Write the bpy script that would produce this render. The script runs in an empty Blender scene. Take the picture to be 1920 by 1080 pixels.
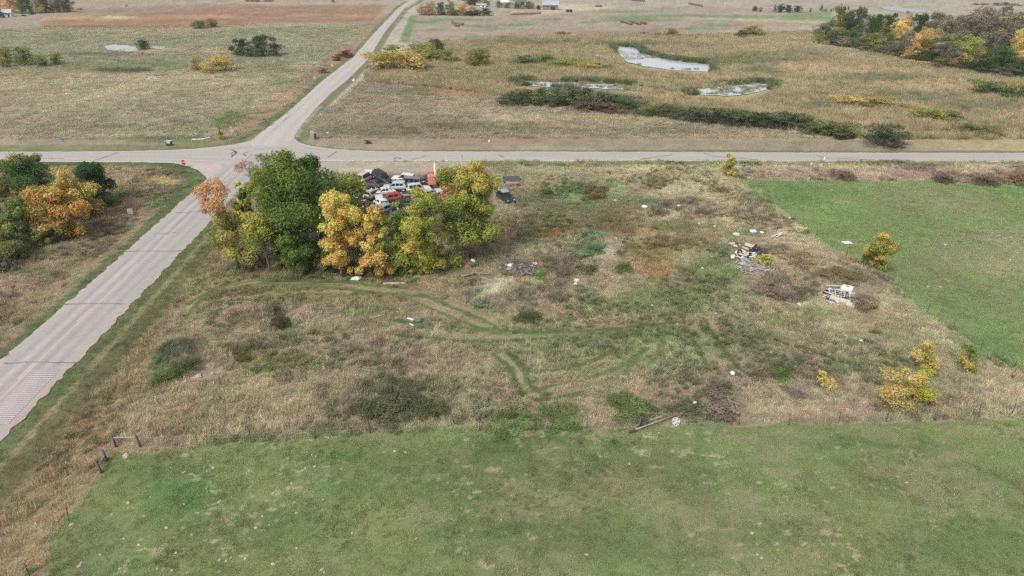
import bpy, math, random
import numpy as np
from mathutils import Vector, Matrix, Euler

# ------------------------------------------------------------------ camera, sky, sun, exposure
sc = bpy.context.scene
COL = sc.collection
H, PITCH, F = 42.0, math.radians(26.57), 1280.0
CP, SP = math.cos(PITCH), math.sin(PITCH)
cam_d = bpy.data.cameras.new('camera'); cam_d.sensor_width = 36; cam_d.lens = 24
cam_d.clip_start = 0.5; cam_d.clip_end = 30000
cam = bpy.data.objects.new('camera', cam_d); COL.objects.link(cam)
cam.location = (0, 0, H); cam.rotation_euler = (math.pi/2 - PITCH, 0, 0)
sc.camera = cam

SUN_EL, SUN_AZ = math.radians(50), math.radians(215)      # azimuth clockwise from +Y
w = bpy.data.worlds.new('World'); sc.world = w; w.use_nodes = True
nt = w.node_tree; nt.nodes.clear()
sky = nt.nodes.new('ShaderNodeTexSky'); sky.sky_type = 'NISHITA'; sky.sun_disc = False
sky.sun_elevation = SUN_EL; sky.sun_rotation = SUN_AZ; sky.dust_density = 4; sky.air_density = 1.0
hs = nt.nodes.new('ShaderNodeHueSaturation'); hs.inputs['Saturation'].default_value = 0.22
bg = nt.nodes.new('ShaderNodeBackground'); bg.inputs['Strength'].default_value = 0.115
wo = nt.nodes.new('ShaderNodeOutputWorld')
nt.links.new(sky.outputs[0], hs.inputs['Color']); nt.links.new(hs.outputs[0], bg.inputs[0]); nt.links.new(bg.outputs[0], wo.inputs[0])
sun_d = bpy.data.lights.new('sun', 'SUN'); sun_d.energy = 1.5; sun_d.angle = math.radians(12); sun_d.color = (1, 0.955, 0.9)
sun = bpy.data.objects.new('sun', sun_d); COL.objects.link(sun)
sdir = Vector((math.sin(SUN_AZ)*math.cos(SUN_EL), math.cos(SUN_AZ)*math.cos(SUN_EL), math.sin(SUN_EL)))
sun.rotation_euler = sdir.to_track_quat('Z', 'Y').to_euler()
vs = sc.view_settings; vs.view_transform = 'Standard'; vs.look = 'None'; vs.gamma = 1; vs.use_curve_mapping = False
vs.exposure = 0.5
sc.render.engine = 'CYCLES'
sc.cycles.use_denoising = False
sc.cycles.max_bounces = 5; sc.cycles.diffuse_bounces = 3; sc.cycles.glossy_bounces = 2
sc.cycles.transmission_bounces = 2; sc.cycles.transparent_max_bounces = 4
sc.cycles.caustics_reflective = False; sc.cycles.caustics_refractive = False

# ------------------------------------------------------------------ projection helpers and noise
rnd = random.Random(11)
NR = np.random.default_rng(5)
_tab = np.random.default_rng(77).random(65536)

def vn(x, y, s=0):
    xi = np.floor(x).astype(np.int64); yi = np.floor(y).astype(np.int64)
    fx = x - xi; fy = y - yi
    fx = fx*fx*(3 - 2*fx); fy = fy*fy*(3 - 2*fy)
    def h(a, b): return _tab[((a*73856093) ^ (b*19349663) ^ (s*83492791 + 12345)) & 65535]
    return (h(xi, yi)*(1-fx) + h(xi+1, yi)*fx)*(1-fy) + (h(xi, yi+1)*(1-fx) + h(xi+1, yi+1)*fx)*fy
def fbm(x, y, s=0, o=4):
    r = 0; a = 0.5; t = 0
    for i in range(o):
        r = r + a*vn(x, y, s+i*17); t += a; a *= 0.55; x = x*2.03 + 11.3; y = y*2.03 + 5.1
    return r/t
def sstep(a, b, x):
    t = np.clip((x - a)/(b - a + 1e-9), 0, 1); return t*t*(3 - 2*t)

def uvz(X, Y, Z=0.0):
    d = Y*CP - (Z - H)*SP; up = Y*SP + (Z - H)*CP
    return 960 + F*X/d, 540 - F*up/d, d
def P0(u, v, z=0.0):
    a = (u - 960)/F; b = (540 - v)/F
    dy = CP + SP*b; dz = b*CP - SP
    t = (z - H)/dz
    return a*t, dy*t

# relief: mounds, pits and berms of the lot, gentle swells far off  (u, v, radius_u px, radius_v px, height m)
MOUNDS = [(455, 603, 70, 22, 1.1), (335, 668, 62, 26, 1.3), (430, 700, 60, 12, -0.5), (530, 612, 26, 16, -0.4), (580, 592, 40, 16, 0.7),
          (950, 562, 58, 30, 1.7), (1140, 496, 52, 28, 2.0), (1112, 455, 50, 16, 1.0), (745, 738, 86, 28, 0.5),
          (1440, 480, 90, 30, 0.7), (1560, 520, 90, 34, 0.9), (1640, 545, 60, 26, 0.7), (1060, 340, 60, 14, 1.0), (975, 505, 45, 14, 0.5),
          (1180, 745, 160, 14, 0.35), (1350, 735, 90, 12, 0.5), (1700, 372, 200, 22, 1.2), (1830, 425, 120, 20, -0.6), (1250, 330, 90, 16, 0.9)]
_M = []
for (u, v, ru, rv, h) in MOUNDS:
    x, y = P0(u, v); x2, _ = P0(u+ru, v); _, y2 = P0(u, v-rv)
    _M.append((x, y, max(2.0, abs(x2-x)), max(2.5, abs(y2-y)), h))
RA, RB = P0(-457, 1080), P0(430, 301)
_rd = np.array([RB[0]-RA[0], RB[1]-RA[1]]); _rd = _rd/np.linalg.norm(_rd)
def Zt(X, Y):
    X = np.asarray(X, float); Y = np.asarray(Y, float)
    z = np.zeros(np.broadcast(X, Y).shape)
    for (x, y, rx, ry, h) in _M:
        q = ((X-x)/rx)**2 + ((Y-y)/ry)**2
        z = z + 1.35*h*np.exp(-1.1*q)
    # micro relief of rough ground
    near = 1 - sstep(120, 220, Y)
    z = z + near*0.22*(fbm(X*0.22, Y*0.22, 3, 3) - 0.5)
    # far swells, away from the roads
    far = sstep(190, 330, Y)
    z = z + far*3.2*(fbm(X*0.008+4, Y*0.008, 9, 2) - 0.52)*sstep(15, 60, np.abs(X + 60 + (Y-150)*0.02))
    # flat under the roads
    d_s = np.abs((X-RA[0])*_rd[1] - (Y-RA[1])*_rd[0] - 4.7)
    flat = np.where(Y < 165, sstep(4.6, 8.5, d_s), 1.0)
    flat = flat*np.where(Y > 140, sstep(5, 22, np.abs(X + 62 + (Y-170)*0.035)), 1.0)
    flat = flat*np.where(np.abs(X+60) < 40, sstep(10, 18, np.abs(Y-162)), sstep(5.5, 9.5, np.abs(Y-163.5)))
    ditch = -0.55*np.exp(-((d_s-10.5)/2.6)**2)*(Y < 150)
    return (z + ditch)*flat
def P(u, v):
    z = 0.0
    for _ in range(6):
        x, y = P0(u, v, z); z = float(Zt(np.array([x]), np.array([y]))[0])
    return Vector((x, y, z))
def height_for(p, vtop):
    k = (540 - vtop)/F
    return H + p.y*(k*CP - SP)/(CP + k*SP) - p.z
def depth(p): return p.y*CP + (H - p.z)*SP
def mpp(p): return depth(p)/F            # metres per photo pixel at a point

def lin(c):
    c = np.asarray(c, float)/255.0
    return np.where(c <= 0.04045, c/12.92, ((c+0.055)/1.055)**2.4)
def inpoly(u, v, poly):
    r = np.zeros(u.shape, bool); n = len(poly); j = n-1
    for i in range(n):
        xi, yi = poly[i]; xj, yj = poly[j]
        if yi != yj:
            r ^= ((yi > v) != (yj > v)) & (u < (xj-xi)*(v-yi)/(yj-yi) + xi)
        j = i
    return r
def sdpoly(u, v, poly, sv=1.0):
    d = np.full(u.shape, 1e9); n = len(poly)
    for i in range(n):
        x0, y0 = poly[i-1]; x1, y1 = poly[i]
        d = np.minimum(d, segd(u, v, x0, y0, x1, y1, sv))
    return np.where(inpoly(u, v, poly), -d, d)
def segd(u, v, x0, y0, x1, y1, sv=1.0):
    ex = x1-x0; ey = (y1-y0)*sv
    t = np.clip(((u-x0)*ex + (v-y0)*sv*ey)/(ex*ex+ey*ey+1e-9), 0, 1)
    return np.hypot(u-x0-t*ex, (v-y0)*sv-t*ey)

# ------------------------------------------------------------------ land cover: outlines traced on the ground
SOUTH_FENCE = [(-160, 1420), (62, 1080), (130, 978), (191, 886), (216, 838), (262, 838), (372, 833), (472, 828), (590, 820), (695, 812), (850, 808),
               (1003, 806), (1198, 801), (1385, 797), (1572, 792), (1753, 789), (1834, 784), (1920, 776), (2300, 760)]
EAST_FENCE = [(1388, 336), (1421, 358), (1439, 371), (1459, 387), (1481, 408), (1505, 424), (1531, 442), (1557, 465), (1587, 481), (1619, 503), (1656, 527),
              (1695, 559), (1739, 588), (1787, 618), (1839, 655), (1901, 690), (1990, 745), (2050, 768)]
PASTURE_S = SOUTH_FENCE + [(3000, 760), (3000, 2600), (-900, 2600)]
PASTURE_E = EAST_FENCE + [(2600, 768), (2600, 350), (1920, 347), (1650, 341)]
PLOW = [(70, 42), (130, 30), (260, 22), (400, 14), (560, 9), (722, 10), (700, 42), (560, 44), (420, 52), (330, 55), (200, 54), (90, 53)]
STUBBLE = [(752, 80), (770, 29), (930, 30), (1000, 22), (1100, 16), (1300, 14), (1560, 22), (1530, 50), (1400, 62), (1230, 66), (1050, 66), (900, 74), (860, 84)]
MARSH = [(685, 140), (800, 80), (1000, 66), (1230, 67), (1400, 64), (1530, 60), (1525, 85), (1640, 105), (1760, 130), (1920, 150), (2300, 190), (2300, 285), (1920, 283), (1790, 280),
         (1600, 258), (1500, 246), (1300, 228), (1180, 208), (1000, 188), (820, 165), (700, 156)]
ROADS_S = [(-457, 1080), (430, 301), (504, 302), (-237, 1080)]
LOT = [(400, 400), (470, 330), (640, 335), (830, 306), (1360, 306), (1395, 334)] + EAST_FENCE[1:] + SOUTH_FENCE[::-1][1:-3] + [(262, 838), (216, 838), (250, 700), (310, 590)]

G1, G2, G3 = (86, 106, 58), (74, 112, 48), (104, 116, 72)
TAN, MAUVE, STRAW = (146, 126, 98), (136, 120, 102), (168, 152, 116)
LAY = []
def A(kind, geo, col, soft=6, op=1.0, nz=None): LAY.append((kind, geo, col, soft, op, nz))
# north-west meadow
A('P', [(-900, 290), (-900, -30), (770, -30), (770, 0), (480, 270), (440, 284)], (152, 139, 117), 2)
A('P', [(-900, 70), (-900, 40), (60, 44), (330, 58), (700, 44), (620, 110), (540, 130), (300, 135), (0, 140), (-900, 140)], (128, 127, 102), 10, .8)
A('P', [(-900, 34), (0, 30), (120, 26), (90, 52), (0, 56), (-900, 60)], (152, 138, 124), 5)
A('P', [(140, 14), (1000, -4), (1000, 8), (720, 8), (330, 9), (140, 20)], (160, 148, 138), 4)
A('P', [(130, 18), (330, 10), (470, 9), (500, 12), (260, 20), (140, 27)], (146, 124, 112), 3)
A('P', PLOW, (146, 113, 92), 3)
A('E', (180, 32, 100, 4), (186, 140, 92), 4, .8); A('E', (370, 30, 110, 4), (178, 132, 92), 4, .6); A('E', (620, 28, 90, 5), (172, 128, 96), 4, .6)
A('E', (215, 30, 30, 3), (176, 172, 142), 2, .9); A('E', (172, 33, 26, 2), (122, 132, 84), 2, .8); A('E', (605, 29, 36, 2.5), (110, 126, 80), 2, .8)
A('P', [(-900, 62), (0, 60), (180, 62), (700, 46), (600, 105), (520, 100), (300, 75), (0, 80)], (128, 128, 100), 8, .4)
A('E', (290, 66, 120, 5), (148, 136, 112), 4, .7); A('E', (560, 85, 60, 5), (140, 130, 112), 4, .6); A('E', (350, 97, 110, 5), (156, 138, 116), 4, .8)
A('E', (250, 120, 190, 8), (112, 120, 80), 8, .6); A('E', (230, 131, 60, 5), (86, 78, 58), 4, .9); A('E', (200, 104, 90, 3), (112, 98, 76), 3, .7)
A('E', (60, 137, 140, 6), (150, 134, 96), 5, .6); A('E', (400, 142, 120, 6), (146, 134, 98), 5, .6)
A('P', [(-300, 143), (200, 142), (520, 152), (470, 190), (240, 172), (-300, 165)], (150, 138, 114), 8, .8)
A('P', [(-300, 205), (250, 190), (440, 170), (560, 150), (560, 190), (470, 250), (300, 275), (-300, 245)], (134, 128, 104), 16, .6)
A('E', (240, 240, 250, 10), (112, 118, 80), 10, .4, (30, 4, .45)); A('E', (440, 225, 40, 24), (96, 114, 62), 12, .8); A('E', (330, 262, 140, 7), (96, 112, 66), 5, .7)
A('E', (90, 247, 150, 7), (148, 132, 110), 6, .7); A('E', (520, 130, 60, 14), (122, 120, 84), 8, .6); A('E', (520, 150, 30, 12), (106, 116, 76), 6, .6)
A('L', [(-300, 281), (330, 276), (400, 270), (440, 252), (520, 190), (600, 132), (660, 85), (722, 30)], (146, 126, 104), 3, 1, 5)
A('E', (430, 258, 36, 14), (148, 130, 112), 6, .9)
# north-east meadow
A('P', [(550, 290), (585, 230), (690, 140), (820, 160), (1000, 186), (1200, 212), (1400, 236), (1600, 262), (1800, 282), (2300, 284), (2300, 292)], (146, 132, 110), 2)
A('E', (760, 205, 110, 12), (152, 138, 120), 10, .7); A('E', (700, 245, 130, 10), (124, 118, 92), 10, .7); A('E', (1000, 222, 120, 8), (164, 150, 126), 8, .8)
A('E', (1120, 245, 260, 9), (128, 120, 96), 10, .7); A('E', (980, 262, 200, 8), (146, 120, 104), 8, .8); A('E', (1400, 258, 200, 8), (152, 138, 112), 10, .7); A('E', (870, 236, 120, 8), (116, 114, 88), 8, .7)
A('E', (790, 172, 110, 8), (116, 120, 84), 6, .7); A('E', (1200, 222, 190, 3), (154, 148, 92), 4, .6); A('E', (720, 165, 50, 8), (138, 128, 112), 6, .7)
# stubble and far fields
A('P', [(770, 100), (780, 0), (800, -30), (3000, -30), (3000, 130), (1920, 120), (1400, 70)], (158, 148, 136), 3)
A('P', STUBBLE, (152, 136, 122), 3)
for (u, v, ru, rv) in [(850, 36, 70, 3), (800, 42, 30, 4), (900, 48, 24, 2), (815, 56, 20, 2), (960, 45, 50, 2.5), (1030, 36, 30, 2), (1100, 42, 20, 1.5), (1190, 38, 90, 4), (1270, 32, 110, 4), (1370, 48, 60, 3), (905, 68, 60, 2.5), (950, 52, 40, 2), (1180, 22, 60, 3), (1310, 54, 50, 2.5), (1400, 33, 80, 4)]:
    A('E', (u, v, ru, rv), (104, 132, 84), 3, .85)
A('L', [(775, 30), (757, 78)], (104, 130, 88), 3, .9, 4)
A('P', [(900, 66), (1240, 54), (1240, 66), (1060, 67), (940, 70)], (136, 118, 106), 3, .9)
A('P', [(1000, 30), (1020, 6), (1100, 4), (1160, 12), (1060, 24)], (186, 172, 140), 3, .6)
A('E', (1420, 46, 60, 4), (160, 128, 104), 3, .7); A('P', [(1280, 34), (1560, 38), (1540, 46), (1380, 40)], (188, 176, 150), 3, .7)
A('P', [(1480, 26), (1560, 24), (1560, 42), (1450, 40)], (108, 136, 84), 4, .8)
A('P', [(940, 18), (990, 18), (1005, 26), (920, 27)], (158, 142, 104), 3, .8)
# marsh
A('P', MARSH, (156, 138, 102), 3)
for (u, v, ru, rv, c) in [(880, 95, 90, 8, (150, 140, 110)), (1000, 80, 120, 6, (120, 120, 84)), (1180, 84, 80, 5, (110, 116, 80)), (1450, 90, 130, 7, (168, 140, 102)), (1240, 70, 200, 5, (158, 130, 96)),
                          (1050, 118, 60, 10, (140, 132, 90)), (1000, 132, 160, 7, (150, 132, 90)), (1250, 148, 110, 8, (164, 138, 96)), (1440, 105, 70, 6, (118, 122, 84)), (1380, 118, 130, 9, (96, 108, 74)), (1440, 136, 60, 8, (100, 112, 78)),
                          (900, 150, 120, 6, (132, 132, 90)), (980, 162, 80, 5, (164, 128, 104)), (850, 172, 60, 5, (168, 124, 108)), (740, 145, 40, 8, (164, 148, 112)),
                          (1300, 185, 160, 9, (166, 140, 98)), (1200, 168, 120, 5, (120, 124, 86)), (1500, 130, 70, 10, (176, 148, 110)), (1540, 100, 90, 7, (146, 130, 112)), (1560, 85, 70, 5, (160, 148, 116)),
                          (1500, 165, 90, 12, (158, 146, 104)), (1650, 150, 100, 8, (112, 116, 82)), (1620, 135, 100, 7, (176, 146, 112)), (1760, 165, 120, 9, (178, 148, 114)), (1700, 185, 110, 9, (106, 114, 82)), (1850, 200, 100, 10, (114, 118, 88)),
                          (1640, 210, 110, 7, (170, 140, 116)), (1560, 200, 70, 9, (120, 124, 82)), (1750, 235, 110, 8, (164, 136, 112)), (1850, 245, 90, 10, (150, 124, 104)), (1700, 258, 120, 9, (152, 138, 92)), (1600, 238, 60, 6, (170, 140, 112)), (1850, 270, 120, 7, (156, 142, 102)),
                          (1900, 225, 60, 9, (164, 132, 104)), (1530, 112, 60, 4, (134, 126, 106))]:
    A('E', (u, v, ru, rv), c, 8, .85)
# verges along the cross road
A('P', [(-900, 276), (300, 272), (400, 262), (470, 245), (480, 256), (440, 272), (350, 281), (-900, 286)], (118, 118, 80), 3, .9)
A('L', [(-900, 284), (0, 283.5), (300, 281), (380, 276), (440, 268), (478, 250), (547, 199), (607, 144), (660, 104), (704, 55), (746, 12), (760, 3)], (108, 112, 74), 1.5, .9, 2.2)
A('L', [(553, 262), (560, 270), (590, 277), (640, 282), (720, 285), (960, 284.5), (1920, 286), (2400, 286)], (106, 112, 70), 1.5, .9, 2.4)
A('L', [(560, 262), (566, 240), (592, 210), (656, 150), (697, 110), (727, 60), (762, 17), (790, 2)], (106, 112, 74), 2, .9, 3.2)
A('L', [(556, 256), (562, 238), (590, 210), (600, 200)], (150, 138, 130), 1, .8, 1.0)
# land between the cross road and the near corner, west of the main road
A('P', [(-900, 300), (330, 300), (395, 320), (395, 345), (-457, 1080), (-900, 1500)], (140, 122, 100), 2)
A('E', (250, 330, 110, 16), (140, 126, 104), 10, .8); A('E', (300, 338, 26, 6), (180, 152, 100), 5, .9); A('E', (290, 365, 60, 14), (122, 114, 90), 10, .6)
A('E', (200, 440, 60, 24), (134, 118, 98), 14, .7); A('E', (200, 452, 30, 8), (172, 150, 104), 8, .5); A('E', (60, 510, 90, 12), (104, 108, 68), 10, .7); A('E', (60, 570, 90, 30), (150, 130, 106), 16, .6)
A('L', [(-500, 308), (0, 307), (120, 306.5), (250, 306), (320, 309), (362, 318), (376, 328), (372, 340)], (98, 112, 66), 2, 1, 3.8)
A('L', [(-480, 1090), (-300, 930), (0, 668), (180, 508), (330, 372), (374, 335)], (100, 112, 68), 2, 1, 2.6)
A('L', [(-480, 1070), (0, 648), (180, 493), (300, 385)], (150, 132, 106), 3, .7, 1.6)
A('L', [(290, 385), (330, 368), (345, 350)], (84, 108, 54), 3, .9, 2)
# the lot
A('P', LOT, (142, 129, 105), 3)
A('P', [(-237, 1080), (0, 831), (300, 516), (400, 412), (460, 380), (470, 430), (330, 560), (216, 838), (191, 886), (62, 1080), (-200, 1500)], (144, 124, 96), 4)
A('L', [(-260, 1120), (0, 838), (296, 526), (400, 415)], (100, 112, 68), 2, 1, 3.2)
A('L', [(-172, 1120), (31, 868), (324, 536), (408, 440)], (108, 108, 72), 3, 1, 2.5)
A('L', [(-212, 1120), (20, 856), (314, 530), (404, 428)], (140, 132, 100), 2, .8, .6)
A('P', [(330, 520), (480, 490), (860, 500), (900, 520), (820, 560), (560, 575), (420, 560), (350, 590)], (126, 116, 78), 10, .8)
for (u, v, ru, rv, c, o) in [
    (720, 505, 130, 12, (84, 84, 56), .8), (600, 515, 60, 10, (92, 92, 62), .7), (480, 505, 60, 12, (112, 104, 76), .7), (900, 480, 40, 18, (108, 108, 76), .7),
    (370, 560, 30, 30, (150, 138, 104), .6), (520, 545, 200, 10, (134, 124, 82), .8), (460, 600, 60, 18, (142, 120, 104), .9), (415, 604, 14, 7, (90, 116, 66), .9), (528, 590, 20, 14, (76, 68, 54), .95), (528, 612, 18, 10, (88, 76, 72), .9), (580, 590, 40, 18, (146, 124, 108), .8), (546, 638, 24, 8, (92, 112, 58), .8),
    (335, 668, 52, 20, (82, 90, 66), .85), (300, 690, 24, 14, (86, 104, 62), .8), (375, 698, 50, 9, (140, 124, 116), .95), (365, 705, 24, 6, (176, 164, 152), .5), (470, 655, 60, 12, (96, 96, 66), .7), (520, 680, 110, 14, (118, 110, 66), .8), (480, 693, 34, 5, (98, 114, 56), .8),
    (640, 650, 80, 24, (150, 130, 112), .8), (700, 700, 100, 20, (150, 132, 112), .6), (450, 740, 160, 26, (140, 128, 100), .6), (360, 780, 120, 20, (146, 124, 100), .6), (600, 790, 200, 10, (158, 136, 116), .7),
    (745, 742, 86, 26, (92, 92, 68), .85), (620, 768, 24, 9, (96, 100, 70), .7), (690, 580, 50, 10, (104, 114, 68), .7), (780, 608, 30, 10, (100, 112, 66), .6), (820, 560, 90, 30, (140, 122, 100), .7),
    (945, 552, 50, 20, (172, 160, 138), .95), (905, 556, 24, 10, (112, 120, 100), .8), (990, 580, 22, 26, (88, 90, 64), .8), (950, 585, 40, 10, (120, 116, 96), .7), (1030, 590, 70, 24, (146, 124, 108), .7), (880, 605, 60, 14, (120, 116, 72), .6),
    (1142, 490, 32, 26, (164, 146, 126), .9), (1115, 480, 30, 22, (100, 100, 76), .8), (1172, 490, 12, 24, (92, 106, 68), .8), (1115, 452, 30, 12, (96, 118, 86), .9), (1060, 500, 34, 14, (110, 98, 88), .8), (1000, 500, 40, 16, (140, 116, 88), .7),
    (1225, 490, 70, 34, (136, 114, 72), .95), (1225, 520, 55, 10, (144, 112, 68), .8), (1170, 430, 80, 20, (118, 96, 66), .9), (1110, 405, 100, 26, (100, 96, 62), .85), (1020, 425, 70, 24, (104, 96, 62), .85), (1030, 440, 36, 12, (132, 100, 62), .9), (990, 450, 30, 12, (86, 106, 62), .7),
    (1240, 440, 50, 14, (148, 122, 92), .8), (1080, 360, 55, 14, (92, 122, 74), .8), (1150, 350, 40, 12, (98, 128, 82), .8), (1060, 385, 60, 10, (96, 104, 66), .7), (1170, 375, 70, 12, (96, 110, 64), .8), (1120, 360, 30, 10, (112, 88, 64), .8), (1000, 335, 60, 8, (128, 128, 84), .7), (1000, 370, 50, 16, (92, 94, 62), .7),
    (1300, 350, 90, 24, (156, 144, 112), .9), (1200, 330, 100, 12, (158, 140, 110), .8), (1100, 322, 120, 8, (146, 136, 98), .7), (1225, 345, 30, 12, (112, 104, 70), .7), (1380, 360, 50, 16, (148, 134, 102), .8), (1230, 385, 70, 12, (104, 98, 80), .7), (1310, 405, 40, 7, (176, 150, 98), .8), (1355, 410, 20, 6, (186, 158, 100), .8), (1330, 390, 30, 12, (116, 108, 100), .6),
    (1280, 430, 60, 16, (98, 112, 64), .7), (1320, 450, 60, 14, (134, 116, 84), .7), (1350, 475, 50, 20, (98, 112, 66), .7), (1400, 440, 50, 12, (96, 114, 66), .7), (1330, 520, 60, 30, (96, 118, 62), .75), (1260, 560, 110, 24, (102, 118, 66), .7), (1130, 575, 60, 16, (98, 116, 62), .6),
    (1500, 470, 80, 20, (142, 122, 104), .9), (1560, 500, 70, 18, (140, 120, 98), .85), (1440, 540, 40, 18, (120, 104, 96), .8), (1500, 555, 30, 16, (112, 106, 80), .7), (1640, 545, 50, 24, (138, 122, 106), .85), (1600, 600, 90, 20, (134, 124, 92), .7), (1500, 600, 80, 20, (122, 120, 76), .7), (1480, 430, 40, 12, (150, 136, 108), .7),
    (1150, 640, 260, 50, (118, 122, 84), .6), (1280, 560, 170, 40, (116, 120, 80), .6), (1050, 625, 180, 6, (92, 114, 58), .75), (1250, 620, 120, 12, (96, 116, 62), .7), (1180, 660, 60, 12, (100, 116, 62), .6), (1090, 690, 50, 12, (102, 116, 64), .6), (1350, 640, 60, 10, (108, 116, 72), .5), (1420, 640, 60, 14, (122, 118, 80), .6), (1600, 640, 90, 16, (130, 120, 96), .7), (1580, 690, 40, 14, (98, 118, 68), .7), (1460, 690, 30, 12, (90, 110, 64), .8), (1490, 690, 16, 10, (92, 104, 72), .7),
    (950, 784, 60, 9, (80, 112, 52), .9), (1050, 768, 40, 12, (84, 108, 56), .9), (1170, 752, 70, 12, (92, 106, 62), .9), (1230, 765, 60, 8, (84, 96, 58), .8), (1350, 735, 50, 12, (122, 106, 98), .9), (1330, 750, 60, 8, (86, 94, 62), .8), (1450, 775, 160, 12, (154, 136, 112), .8), (1600, 770, 90, 12, (150, 128, 110), .8), (1500, 735, 40, 12, (134, 120, 110), .7),
    (1800, 720, 90, 30, (132, 128, 100), .8), (1700, 620, 60, 20, (128, 124, 94), .7), (1720, 700, 60, 20, (112, 116, 80), .6), (1800, 770, 100, 10, (136, 136, 98), .7), (1680, 690, 50, 30, (118, 118, 84), .5)]:
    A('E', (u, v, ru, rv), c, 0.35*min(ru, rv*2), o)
# wheel tracks pressed into the grass
RUTS = [([(720, 597), (800, 608), (870, 617), (1000, 623), (1100, 621), (1200, 612), (1270, 604)], .8, .95), ([(728, 628), (800, 634), (880, 641), (960, 640), (1060, 632), (1180, 620), (1260, 610)], .8, .95),
        ([(925, 664), (955, 688), (965, 716), (975, 738), (1000, 752), (1040, 752), (1090, 742)], .75, 1), ([(952, 662), (984, 690), (990, 716), (1004, 734), (1030, 742)], .75, 1), ([(986, 702), (1060, 692), (1130, 670), (1190, 640)], .7, .9), ([(1010, 730), (1090, 716), (1160, 690), (1215, 655)], .6, .7),
        ([(1318, 598), (1345, 640), (1388, 694)], .75, 1), ([(1283, 612), (1308, 655), (1332, 700)], .7, .9), ([(1208, 655), (1174, 698)], .8, .8), ([(1240, 650), (1215, 690)], .6, .6), ([(756, 556), (830, 588), (905, 620)], .6, .75), ([(790, 552), (862, 583), (930, 614)], .6, .75), ([(820, 560), (880, 590)], .5, .5),
        ([(560, 562), (700, 551), (800, 556)], .75, .95), ([(340, 605), (378, 552), (460, 536), (620, 540), (760, 555)], .75, .95), ([(352, 562), (400, 540), (480, 525), (640, 529), (760, 540)], .75, .9), ([(356, 586), (392, 546), (480, 531), (640, 535)], .6, .7)]
for pl, o in [([(345, 575), (372, 556), (374, 570), (352, 590)], .6), ([(380, 546), (470, 530), (630, 534), (780, 548), (850, 572), (920, 606)], .6), ([(420, 560), (560, 548), (700, 545)], .5), ([(780, 556), (850, 588), (915, 618)], .6), ([(940, 664), (970, 690), (978, 718), (990, 742)], .6), ([(740, 612), (880, 630), (1010, 631), (1150, 622)], .5), ([(1300, 606), (1328, 650), (1360, 698)], .5)]:
    A('L', pl, (150, 139, 108), 1.5, o*.7, .7)
for pl, wd, o in RUTS:
    A('L', pl, (90, 101, 58), 1.5, min(1, o*1.1), wd*.85)
# scrapyard: gravel apron and oily black ground
A('P', [(520, 330), (560, 302), (830, 302), (880, 306), (860, 330), (700, 340), (560, 345)], (166, 152, 138), 4)
A('E', (730, 327, 110, 6), (152, 134, 112), 6, .8); A('E', (640, 318, 60, 5), (178, 166, 154), 6, .7)
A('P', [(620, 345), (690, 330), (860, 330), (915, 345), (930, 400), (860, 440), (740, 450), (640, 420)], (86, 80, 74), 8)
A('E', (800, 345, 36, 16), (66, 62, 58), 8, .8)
A('P', [(875, 302), (1360, 302), (2400, 304), (2400, 312), (1360, 312), (900, 312)], (114, 116, 78), 2, .9)
A('P', [(1000, 313), (1360, 313), (1340, 322), (1000, 320)], (146, 134, 104), 3, .8)
A('P', [(1390, 313), (2500, 314), (2500, 350), (1920, 347), (1650, 341), (1395, 335)], (144, 124, 110), 3)
A('E', (1590, 313, 60, 4), (172, 150, 108), 4, .7); A('E', (1600, 326, 80, 4), (160, 138, 112), 4, .7); A('E', (1880, 332, 60, 7), (140, 112, 82), 6, .7)
# pastures
A('P', PASTURE_E, (112, 128, 72), 2)
for (u, v, ru, rv, c, o) in [(1500, 365, 110, 26, (94, 122, 62), .7), (1850, 365, 120, 16, (92, 124, 64), .7), (1760, 385, 130, 24, (124, 124, 90), .7), (1880, 470, 130, 50, (130, 128, 96), .75), (1750, 520, 80, 60, (116, 122, 84), .6), (1810, 560, 80, 40, (104, 120, 74), .5), (1640, 420, 110, 36, (98, 122, 66), .5), (1900, 560, 80, 50, (114, 120, 80), .6), (1860, 435, 50, 12, (130, 122, 96), .8), (1820, 428, 40, 6, (112, 102, 80), .8), (1850, 650, 80, 30, (84, 114, 58), .6)]:
    A('E', (u, v, ru, rv), c, 20, o)
A('P', PASTURE_S, (112, 125, 72), 2)
for (u, v, ru, rv, c, o) in [(340, 960, 60, 70, (84, 116, 56), .45), (370, 940, 40, 60, (80, 118, 54), .5), (320, 870, 100, 40, (96, 118, 66), .6), (180, 1020, 70, 60, (112, 118, 82), .6), (640, 880, 160, 50, (86, 112, 56), .6), (520, 1000, 110, 50, (84, 112, 56), .5), (900, 900, 160, 60, (88, 106, 60), .5), (1200, 880, 200, 50, (102, 112, 72), .6), (1000, 1000, 200, 60, (96, 110, 68), .6), (1350, 1000, 240, 60, (108, 114, 76), .6), (1700, 900, 200, 50, (98, 112, 68), .6), (1600, 830, 200, 20, (84, 108, 56), .7), (1780, 1020, 160, 60, (92, 108, 64), .5), (1050, 840, 200, 14, (82, 108, 54), .6)]:
    A('E', (u, v, ru, rv), c, 40, o)

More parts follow.
